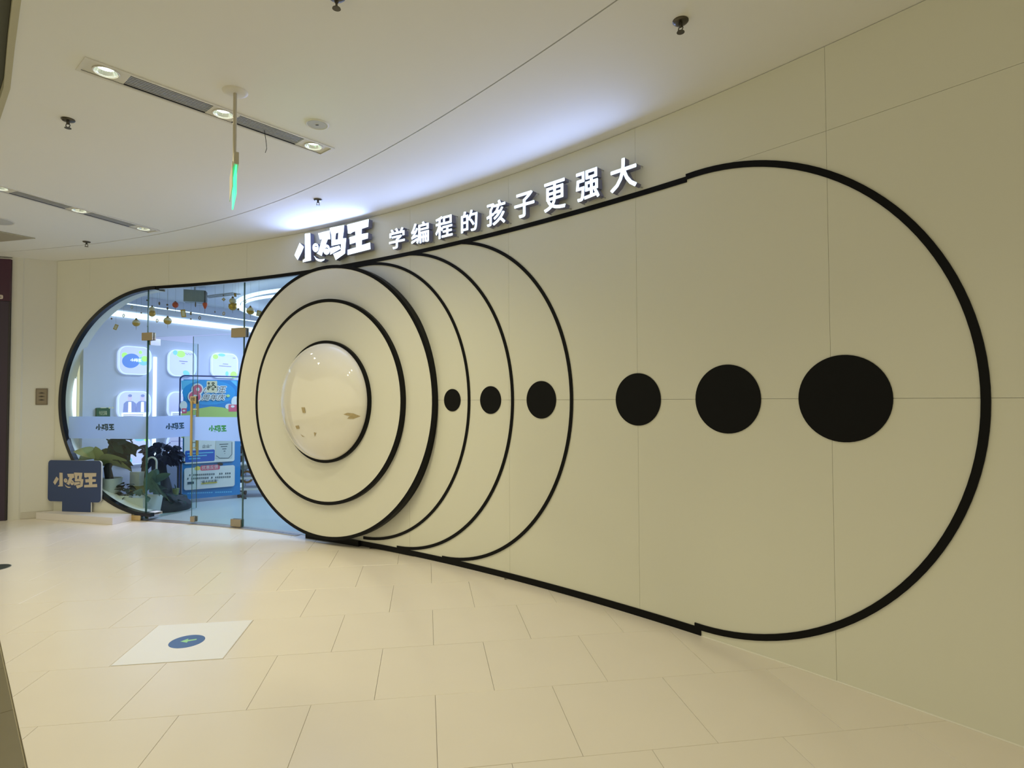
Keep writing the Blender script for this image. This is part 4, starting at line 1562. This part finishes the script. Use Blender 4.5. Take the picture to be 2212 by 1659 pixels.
def ring(r, m_):
    def b(t, c):
        d = Vector((.93, -.36, 0))
        obj('hoop', MB().tube([c + d * r * math.cos(a) + Vector((0, 0, r * 1.15 * math.sin(a))) for a in np.linspace(0, 2 * PI, 15)], r * .28, 6, cap=False), m_, t, True)
    return b


def bead(r, m_, rz=None):
    def b(t, c):
        obj('bead', sphere(c, r, rz or r, 10), m_, t, True)
    return b


def figure(r):
    def b(t, c):
        obj('lower_body', sphere(c - Vector((0, 0, r * .7)), r, r * .95), M_OG, t, True)
        obj('upper_body', sphere(c + Vector((0, 0, r * .75)), r * .85, r * .75), M_OC, t, True)
        obj('top_knot', sphere(c + Vector((0, 0, r * 1.65)), r * .28, r * .3, 10), M_OB, t, True)
        for sx in (-1, 1):
            obj('side_bead', sphere(c + Vector((.93 * sx * r * 1.05, -.36 * sx * r * 1.05, -r * .1)), r * .25, r * .25, 8), M_OG, t, True)
        obj('tassel', MB().tube([c - Vector((0, 0, r * 1.6)), c - Vector((0, 0, r * 1.6 + .04))], [.003, .001], 5), M_OB, t)
    return b


orn('hanging_card', 'tilted gold card hanging farthest left behind the glass', 124, 532, card(.042, .075, .35, M_OG))
orn('hanging_ball', 'gold ball with cream band hanging left of the door hinge', 395, 478, round_gold(.046))
orn('hanging_figure', 'gold pot-shaped ornament with cream top, above the left door hinge', 605, 325, figure(.042))
orn('hanging_ball', 'gold ball with cream band on a beaded thread over the left door leaf', 812, 450, round_gold(.048))
orn('hanging_lantern', 'round red lantern hanging left of the grey ceiling box', 915, 237, lantern_red)
orn('hanging_card', 'large gold card hanging below and left of the grey ceiling box', 1020, 350, card(.055, .10, -.15, M_OG))
orn('hanging_drop', 'red drop-shaped ornament hanging below the grey ceiling box', 1308, 250, drop_red)
orn('hanging_diamond', 'gold diamond-shaped card hanging right of the grey ceiling box', 1555, 165, card(.034, .034, PI / 4, M_OG))
orn('hanging_figure', 'large cream and gold figure-shaped ornament left of the ring lamps', 1675, 225, figure(.050))
orn('hanging_ball', 'gold ball with cream band hanging in front of the ring lamps', 1910, 318, round_gold(.046))
orn('hanging_card', 'gold card partly hidden by the rim of the stepped disc', 2022, 350, card(.05, .07, .2, M_OG))
orn('hanging_card', 'small brown card hanging highest, near the ring lamps', 1708, 105, card(.026, .048, -.1, M_OB))
orn('hanging_card', 'tiny brown card hanging right of the large gold card', 1120, 350, card(.02, .042, 0, M_OB, False))
for x, y, m_, lab in ((1557, 352, M_OG, 'small gold ring hanging below the gold diamond card'), (1237, 411, M_OB, 'small dark ring hanging in front of the bright strip light'), (1838, 193, M_OC, 'small cream ring hanging between figure and ball near the ring lamps'), (672, 447, M_OG, 'small gold ring hanging between pot ornament and beaded ball'), (228, 380, M_OC, 'small cream ring hanging just under the left end of the strip light'), (338, 270, M_OC, 'small cream ring hanging above the left end of the strip light')):
    orn('hanging_ring', lab, x, y, ring(.017, m_))
for x, y, r, rz, m_, lab in ((67, 420, .010, .013, M_OB, 'tiny dark bead above the leftmost gold card'), (462, 345, .010, .010, M_OB, 'tiny dark bead just left of the pot ornament'), (540, 176, .012, .010, M_OB, 'tiny dark bead by the top of the left glass joint'), (702, 218, .011, .024, M_OB, 'slim dark bead on a thread left of the red lantern'), (808, 236, .013, .013, M_OB, 'dark bead high on the thread of the beaded ball'), (810, 285, .012, .018, M_OB, 'long dark bead lower on the thread of the beaded ball'), (1120, 425, .010, .012, M_OB, 'tiny dark bead under the tiny brown card'), (1182, 232, .008, .036, M_OB, 'slim rod bead hanging straight under the grey box'), (1440, 330, .007, .014, M_OB, 'tiny bead at the end of a long thread right of the red drop'), (1553, 110, .009, .010, M_OB, 'tiny bead above the gold diamond card'), (1750, 295, .013, .014, M_OB, 'dark bead beside the right glass joint'), (548, 522, .009, .011, M_OB, 'tiny dark bead close above the left door hinge')):
    orn('hanging_bead', lab, x, y, bead(r, m_, rz))

# ================================================================== LEFT WALL, NEIGHBOUR'S SIGN
PLa, PLb, PLc = Vector((-6.0, 7.615)), Vector((-6.30, 7.445)), Vector((-6.415, 7.395))
LP = Plane((PLb.x, PLb.y), (PLa.x - PLb.x, PLa.y - PLb.y))
fnL = lambda u, v, d: LP(u, v, d)
LL = (PLa - PLb).length
k = MB()
prof = [PLa + Vector((.03, .02)), PLb, PLb + (PLc - PLb) * .08 - Vector((.0, .010)), PLb + (PLc - PLb) * .5 - Vector((0, .014)), PLc - Vector((0, .004)), PLc + Vector((-.05, .35)), PLa + Vector((-.1, .5))]
vs = [(p.x, p.y, z) for z in (0, 3.40) for p in prof]
n = len(prof)
k.add(vs, [(i, (i + 1) % n, n + (i + 1) % n, n + i) for i in range(n)] + [tuple(range(2 * n - 1, n - 1, -1))])
M_PILLAR = mat('pillar_paint', (.70, .69, .62), .5, noise=.01, nscale=1.5)
struct(obj('wall_left', k, M_PILLAR))
u0, z0 = LP.uv(47, 1121)
ub, _ = LP.uv(72, 1118)
struct(obj('baseboard_left', MB().prism([[(.005, .003), (LL - .01, .003), (LL - .01, .088), (.005, .088)]], fnL, .0005, .008), mat('skirting_paint', (.58, .55, .48), .5)))
# switch plate
u0, z1 = LP.uv(77.5, 839)
u1, z0 = LP.uv(103, 874.5)
sw = thing('switch_plate', 'bronze switch plate with two rocker marks on the pillar', 'switch plate', LP(u0, z0))
obj('plate', MB().prism([rrect(u0, z0, u1, z1, .006, 3)], fnL, .0, .010), mat('switch_bronze', (.20, .165, .12), .4, metal=.4), sw)
um, zm = (u0 + u1) / 2, (z0 + z1) / 2
M_SWD = mat('switch_mark', (.05, .04, .03), .5)
M_SWR = mat('switch_rocker', (.26, .215, .155), .35, metal=.4)
w_ = (u1 - u0)
obj('frame', MB().prism([rrect(u0 + .012, z0 + .014, u1 - .012, z1 - .014, .004, 2)], fnL, .0102, .0125), M_SWR, sw)
for dz_ in (.045, 0, -.045):
    obj('rocker', MB().prism([[(um - w_ * .3, zm + dz_), (um, zm + dz_ + .012), (um + w_ * .3, zm + dz_), (um, zm + dz_ - .006)]], fnL, .0127, .015), M_SWD, sw)
# neighbour's purple sign and dark shutter
NP = Plane((PLc.x - .004, PLc.y - .01), (-.95, -.31), -1)
fnN = lambda u, v, d: NP(u, v, d)
M_MAROON = mat('maroon_panel', (.050, .007, .030), .35, noise=.06, nscale=3)
M_PLUM = mat('plum_shutter', (.036, .020, .045), .4, noise=.06, nscale=3)
ns = thing('shop_sign', 'maroon shop sign panel with a small white label at the left edge', 'shop sign', NP(0, 2.62))
zs = NP.uv(22, 651)[1]
obj('panel', MB().prism([[(.0, zs), (1.6, zs), (1.6, 3.328), (.0, 3.328)]], fnN, -.10, .03), M_MAROON, ns)
ux, zl1 = NP.uv(9.5, 638)
_, zl0 = NP.uv(9.5, 647)
lbl = obj('label', MB().prism([rrect(ux, zl0, ux + .40, zl1, .015, 3)], fnN, .0302, .033), mat('label_white', (.62, .52, .46), .5), ns)
obj('label_text', MB().prism([[(ux + .018 + .05 * i, zl0 + .016), (ux + .05 + .05 * i, zl0 + .016), (ux + .05 + .05 * i, zl0 + .022), (ux + .018 + .05 * i, zl0 + .022)] for i in range(7)] + [[(ux + .018 + .05 * i, zl0 + .032), (ux + .05 + .05 * i, zl0 + .032), (ux + .05 + .05 * i, zl0 + .037), (ux + .018 + .05 * i, zl0 + .037)] for i in range(7)], fnN, .0335, .034), M_DARK, lbl)
sh = thing('shop_shutter', 'dark plum closed shopfront panel under the maroon sign', 'shopfront', NP(0, 0))
obj('panel', MB().prism([[(.012, .0), (1.6, .0), (1.6, zs - .004), (.012, zs - .004)]], fnN, -.10, .022), M_PLUM, sh)
obj('edge_post', MB().prism([[(0, 0), (.011, 0), (.011, zs - .004), (0, zs - .004)]], fnN, -.10, .026), mat('post_dark', (.02, .014, .018), .4), sh)

# ================================================================== BLUE STANDING SIGN ON ITS PLINTH
pt_ = [(-6.10, 7.45), (-4.87, 7.085), (-4.80, 7.33), (-5.95, 7.565)]
M_PLINTH = mat('plinth_white', (.74, .70, .70), .5, noise=.01, nscale=3)
pln = obj('sign_plinth', MB().prism([ccw(pt_)], lambda u, v, d: Vector((u, v, d)), .001, .086), M_PLINTH)
tag(pln, 'low white plinth under the blue standing sign', 'plinth')
bpl = Plane((-5.812, 7.507), (-5.39 + 5.812, 7.436 - 7.507))
fnB = lambda u, v, d: bpl(u, v, d)
bu = lambda x, y: bpl.uv(x, y)
M_NAVY = mat('board_blue', (.028, .055, .165), .5, noise=.02, nscale=3)
M_EDGE = mat('board_edge', (.72, .73, .76), .5)
bs = thing('standing_sign', 'blue standing board with the cream shop logo on a white plinth', 'standing sign', bpl(.2, .088))
L0, T0 = bu(103.5, 1044)[0], (bu(104, 1001)[1] + bu(219, 988)[1]) / 2
R0 = bu(218.5, 1034)[0]
B0 = (bu(104, 1088)[1] + bu(216, 1080)[1]) / 2
nk0, nk1 = bu(134, 1095)[0], bu(196, 1095)[0]
r = .045
loop = [(nk0, .088), (nk1, .088), (nk1, B0)] + [(R0 - r + r * math.sin(a), B0 + r - r * math.cos(a)) for a in np.linspace(0, PI / 2, 6)] + [(R0 - r + r * math.cos(a), T0 - r + r * math.sin(a)) for a in np.linspace(0, PI / 2, 6)] + [(L0 + r - r * math.sin(a), T0 - r + r * math.cos(a)) for a in np.linspace(0, PI / 2, 6)] + [(L0 + r - r * math.cos(a), B0 + r - r * math.sin(a)) for a in np.linspace(0, PI / 2, 6)] + [(nk0, B0)]
obj('board', MB().prism([ccw(loop)], fnB, -.02, 0, 0, 1), [M_NAVY, M_EDGE], bs)
lu0, lu1 = bu(115.5, 1040)[0], bu(210.5, 1038)[0]
lz = (bu(163, 1016)[1] + bu(163, 1060)[1]) / 2
obj('logo', MB().prism(logo_loops(ALL3, (lu0 + lu1) / 2, lz, (lu1 - lu0) / 1.146), fnB, .0003, .004), mat('logo_cream', (.58, .50, .40), .5), bs)

# ================================================================== FLOOR MARKS
fc = TO + E1 * (TP / 2 - .003) + E2 * (TP / 2 + .03)
fs_ = thing('floor_sticker', 'pale square floor sticker with a blue disc and green arrow', 'floor sticker', (fc.x, fc.y, .0006))
fnF = lambda u, v, d: Vector((*(fc + E1 * u + E2 * v), d))
M_STW = mat('sticker_floor_white', (.86, .86, .90), .3)
obj('sheet', MB().prism([[(-.298, -.298), (.298, -.298), (.298, .298), (-.298, .298)]], fnF, .0008, .0018), M_STW, fs_)
obj('disc', MB().prism([circ(-.005, -.01, .101, 40)], fnF, .0019, .0024), mat('sticker_blue', (.07, .14, .36), .3), fs_)
ar = [(-.035, .012), (-.018, -.004), (-.012, .010), (.045, .018), (.040, .034), (-.010, .026), (-.010, .040)]
ar = [(.042, .020), (.044, .004), (.0, -.012), (.004, -.032), (-.044, -.008), (-.012, .034), (-.008, .010)]
obj('arrow', MB().prism([ccw(ar)], fnF, .0025, .0028), mat('sticker_green', (.35, .72, .38), .4), fs_)
dk = on_z(-14, 1227, 0)
ds = thing('floor_disc', 'dark round disc on the floor at the very left edge', 'floor marker', (dk.x, dk.y, .0006))
obj('disc', MB().prism([circ(dk.x, dk.y, .125, 36)], lambda u, v, d: Vector((u, v, d)), .0008, .002), mat('dark_disc', (.02, .03, .028), .4), ds)
obj('rim', MB().lathe([(.118, .0022), (.121, .003), (.125, .0022)], (dk.x, dk.y, 0), (0, 0, 1), 36), M_GREY, ds)

# ================================================================== CEILING FITTINGS
M_FIXW = mat('fixture_white', (.74, .72, .66), .5)
M_FIXD = mat('fixture_void', (.05, .05, .055), .7)
M_SLAT = mat('grille_slat', (.52, .53, .55), .4, metal=.2)
M_REFL = mat('lamp_reflector', (.80, .84, .80), .15, metal=.8)


def make_fixture(label):
    """linear ceiling fixture: three downlights and two slotted grilles; built at the origin, x along it, ceiling face at z = 0"""
    t = thing('ceiling_fixture', label, 'ceiling light', (0, 0, 0), 'linear downlight fixtures')
    m = MB()
    hl, hw, b = FL / 2, FWD / 2, .012
    m.prism([ccw([(-hl - b, -hw - b), (hl + b, -hw - b), (hl + b, hw + b), (-hl - b, hw + b)])] + [cw([(-hl + .006, -hw + .006), (hl - .006, -hw + .006), (hl - .006, hw - .006), (-hl + .006, hw - .006)])], lambda u, v, d: Vector((u, v, d)), .0, -.006)
    obj('rim', m, M_FIXW, t)
    m = MB()
    for y in (-hw + .003, hw - .003):
        m.box((0, y, .045), (FL, .006, .09))
    for x in (-hl + .003, hl - .003):
        m.box((x, 0, .045), (.006, FWD, .09))
    m.box((0, 0, .092), (FL, FWD, .006))
    obj('housing', m, M_FIXD, t)
    lx = (-.655, 0.0, .655)
    for x in lx:
        w2 = .107 if x else .085
        m = MB().prism([ccw([(x - w2, -hw + .007), (x + w2, -hw + .007), (x + w2, hw - .007), (x - w2, hw - .007)]), cw(circ(x, 0, .056, 28))], lambda u, v, d: Vector((u, v, d)), .010, .002)
        pl_ = obj('lamp_plate', m, M_FIXW, t)
        obj('trim_ring', MB().lathe([(.056, .006), (.060, -.003), (.064, -.004), (.067, .0)], (x, 0, 0), (0, 0, 1), 28), M_FIXW, pl_, True)
        obj('reflector', MB().lathe([(.056, .004), (.050, .02), (.036, .04)], (x, 0, 0), (0, 0, 1), 28), M_REFL, pl_, True)
        obj('lens', MB().lathe([(.0, .030), (.020, .030), (.044, .028)], (x, 0, 0), (0, 0, 1), 24), M_LAMP, pl_)
    for a, b_ in ((-.56, -.085), (.085, .56)):
        for k_ in range(7):
            y = -hw + .022 + k_ * (FWD - .044) / 6
            obj('slat', MB().box(((a + b_) / 2, y, .012), (b_ - a, .0075, .018)), M_SLAT, t)
        bl = MB().box(((a + b_) / 2, -hw + .0115, .005), (b_ - a, .009, .01))
        obj('pale_edge', bl, M_WHITE, t)
    return t


FX_LAB = ['long ceiling fixture of three lamps and slots behind the hanging green sign', 'long ceiling fixture of three lamps farther off, above the pillar', 'long ceiling fixture of three lamps straight above the viewer', 'long ceiling fixture of three lamps behind the viewer', 'long ceiling fixture of three lamps behind the viewer by the wall']
fx = make_fixture(FX_LAB[0])
for i, (c, a) in enumerate(FIXES):
    if i == 0:
        fx.location = (c.x, c.y, zceil(c.x))
        fx.rotation_euler = (0, -.008 * math.cos(a), a)
        o = fx
    else:
        o = dup(fx, (c.x, c.y, zceil(c.x)), a, FX_LAB[i], 'linear downlight fixtures')
    for x in (-.655, 0, .655):
        p = Vector((c.x + x * math.cos(a), c.y + x * math.sin(a)))
        sd = bpy.data.lights.new('downlight', 'SPOT')
        sd.energy = HALL_W * (1.02, .75, .40, .4, .25)[i]
        sd.color = HALL_LIGHT
        sd.spot_size = math.radians((142, 142, 100, 142, 100)[i])
        sd.spot_blend = 1.0
        sd.shadow_soft_size = .045
        so_ = bpy.data.objects.new('downlight', sd)
        COL.objects.link(so_)
        so_.location = (p.x, p.y, zceil(p.x) - .012)
# exit sign on its rod, seen edge-on
ex = on_ceil(508, 198)
zt = at(507, 352, ex.y).z
vd = Vector((ex.x, ex.y, 0)).normalized()
vd = Matrix.Rotation(.055, 3, 'Z') @ vd
es_ = thing('exit_sign', 'hanging green edge-lit exit sign on a rod, seen edge-on', 'exit sign', (ex.x, ex.y, ex.z))
obj('canopy', MB().lathe([(0, -.012), (.05, -.012), (.070, -.006), (.074, .0)], ex, (0, 0, 1), 32), M_FIXW, es_, True)
M_ROD = mat('rod_cream', (.50, .46, .36), .45)
obj('rod', MB().tube([ex - Vector((0, 0, .01)), Vector((ex.x, ex.y, zt))], .011, 12), M_ROD, es_, True)
Rz = Matrix.Rotation(math.atan2(vd.y, vd.x), 3, 'Z')
hz = Vector((ex.x, ex.y, zt - .035))
obj('housing', MB().box(hz, (.36, .026, .07), Rz), M_ROD, es_)
M_EXIT = mat('exit_green', (.05, .6, .25), .3, emit=(.06, .85, .32), es=1.6)
obj('sign_plate', MB().box(hz - Vector((0, 0, .035 + .085)), (.33, .007, .17), Rz), M_EXIT, es_)
obj('side_shield', MB().box(hz + Rz @ Vector((.02, .016, -.08)), (.30, .004, .15), Rz), M_ROD, es_)
# sprinklers
M_SPR = mat('sprinkler_metal', (.10, .09, .07), .3, metal=.8)


def make_sprinkler(label):
    t = thing('sprinkler', label, 'sprinkler', (0, 0, 0), 'ceiling sprinklers')
    obj('rosette', MB().lathe([(.040, .0), (.040, -.004), (.034, -.010), (.018, -.012), (0, -.012)], (0, 0, 0), (0, 0, 1), 20), M_SPR, t, True)
    obj('body', MB().lathe([(0, -.010), (.010, -.012), (.010, -.030), (.006, -.034), (0, -.034)], (0, 0, 0), (0, 0, 1), 12), M_SPR, t, True)
    for s_ in (-1, 1):
        obj('arm', MB().tube([(s_ * .009, 0, -.028), (s_ * .014, 0, -.042), (s_ * .004, 0, -.058)], .003, 6), M_SPR, t)
    obj('deflector', MB().lathe([(0, -.057), (.019, -.057), (.020, -.060), (0, -.060)], (0, 0, 0), (0, 0, 1), 14), M_SPR, t)
    return t


spr = None
for (px, py), lab in (((147, 258), 'dark sprinkler head on the ceiling left of the nearer fixture'), ((187, 522), 'sprinkler head on the ceiling beyond the farther fixture'), ((687, 431), 'sprinkler head on the ceiling strip above the lit logo'), ((1470, 45), 'sprinkler head alone on the ceiling strip near the viewer'), ((727, -8), 'sprinkler head at the top edge, partly out of view')):
    p = on_ceil(px, py)
    if spr is None:
        spr = make_sprinkler(lab)
        spr.location = p
    else:
        dup(spr, p, random.uniform(0, 3), lab, 'ceiling sprinklers')
p = on_ceil(685, 268)
t = thing('ceiling_speaker', 'round pale cover on the ceiling beside the nearer fixture', 'ceiling cover', p)
obj('ring', MB().lathe([(.064, -.004), (.070, -.008), (.078, -.004), (.080, 0)], p, (0, 0, 1), 32), M_FIXW, t, True)
obj('cover', MB().lathe([(0, -.006), (.064, -.006), (.064, 0)], p, (0, 0, 1), 32), mat('cover_grey', (.52, .52, .50), .6), t)
obj('catch', MB().box(p + Vector((.0, 0, -.0075)), (.02, .006, .003)), M_DARK, t)
p = on_ceil(571, 284)
q = at(573, 330, p.y)
tag(obj('hanging_wire', MB().tube([p + Vector((0, 0, .01)), p.lerp(q, .4) + Vector((.008, 0, 0)), p.lerp(q, .8) + Vector((.012, 0, 0)), q], .0022, 6), M_DARK), 'loose dark wire hanging out of the nearer fixture slot', 'wire')
p = on_ceil(-12, 476)
t = thing('ceiling_disc', 'round grey cover at the left edge of the ceiling below the far fixture', 'ceiling cover', p)
obj('cover', MB().lathe([(0, -.012), (.13, -.010), (.15, -.002), (.15, 0)], p, (0, 0, 1), 32), MATS['cover_grey'], t, True)
obj('ring', MB().lathe([(.148, -.003), (.156, -.006), (.162, 0)], p, (0, 0, 1), 32), M_FIXW, t, True)
pa, pb_, pc_ = on_ceil(0, 499), on_ceil(76, 514), on_ceil(0, 521)
d1, d2 = (pa - pb_).normalized(), (pc_ - pb_).normalized()
t = thing('ceiling_vent', 'flat brownish ceiling hatch at the left edge beside the round cover', 'ceiling hatch', pb_)
Q = [pb_, pb_ + d1 * 1.0, pb_ + d1 * 1.0 + d2 * .5, pb_ + d2 * .9]
obj('hatch', MB().add([v + Vector((0, 0, h)) for h in (-.008, .0) for v in Q], [(0, 1, 2, 3), (0, 4, 5, 1), (1, 5, 6, 2), (2, 6, 7, 3), (3, 7, 4, 0)]), mat('hatch_brown', (.40, .36, .27), .6), t)
obj('rim', MB().tube([v + Vector((0, 0, -.008)) for v in Q], .004, 6), M_TRIM, t)
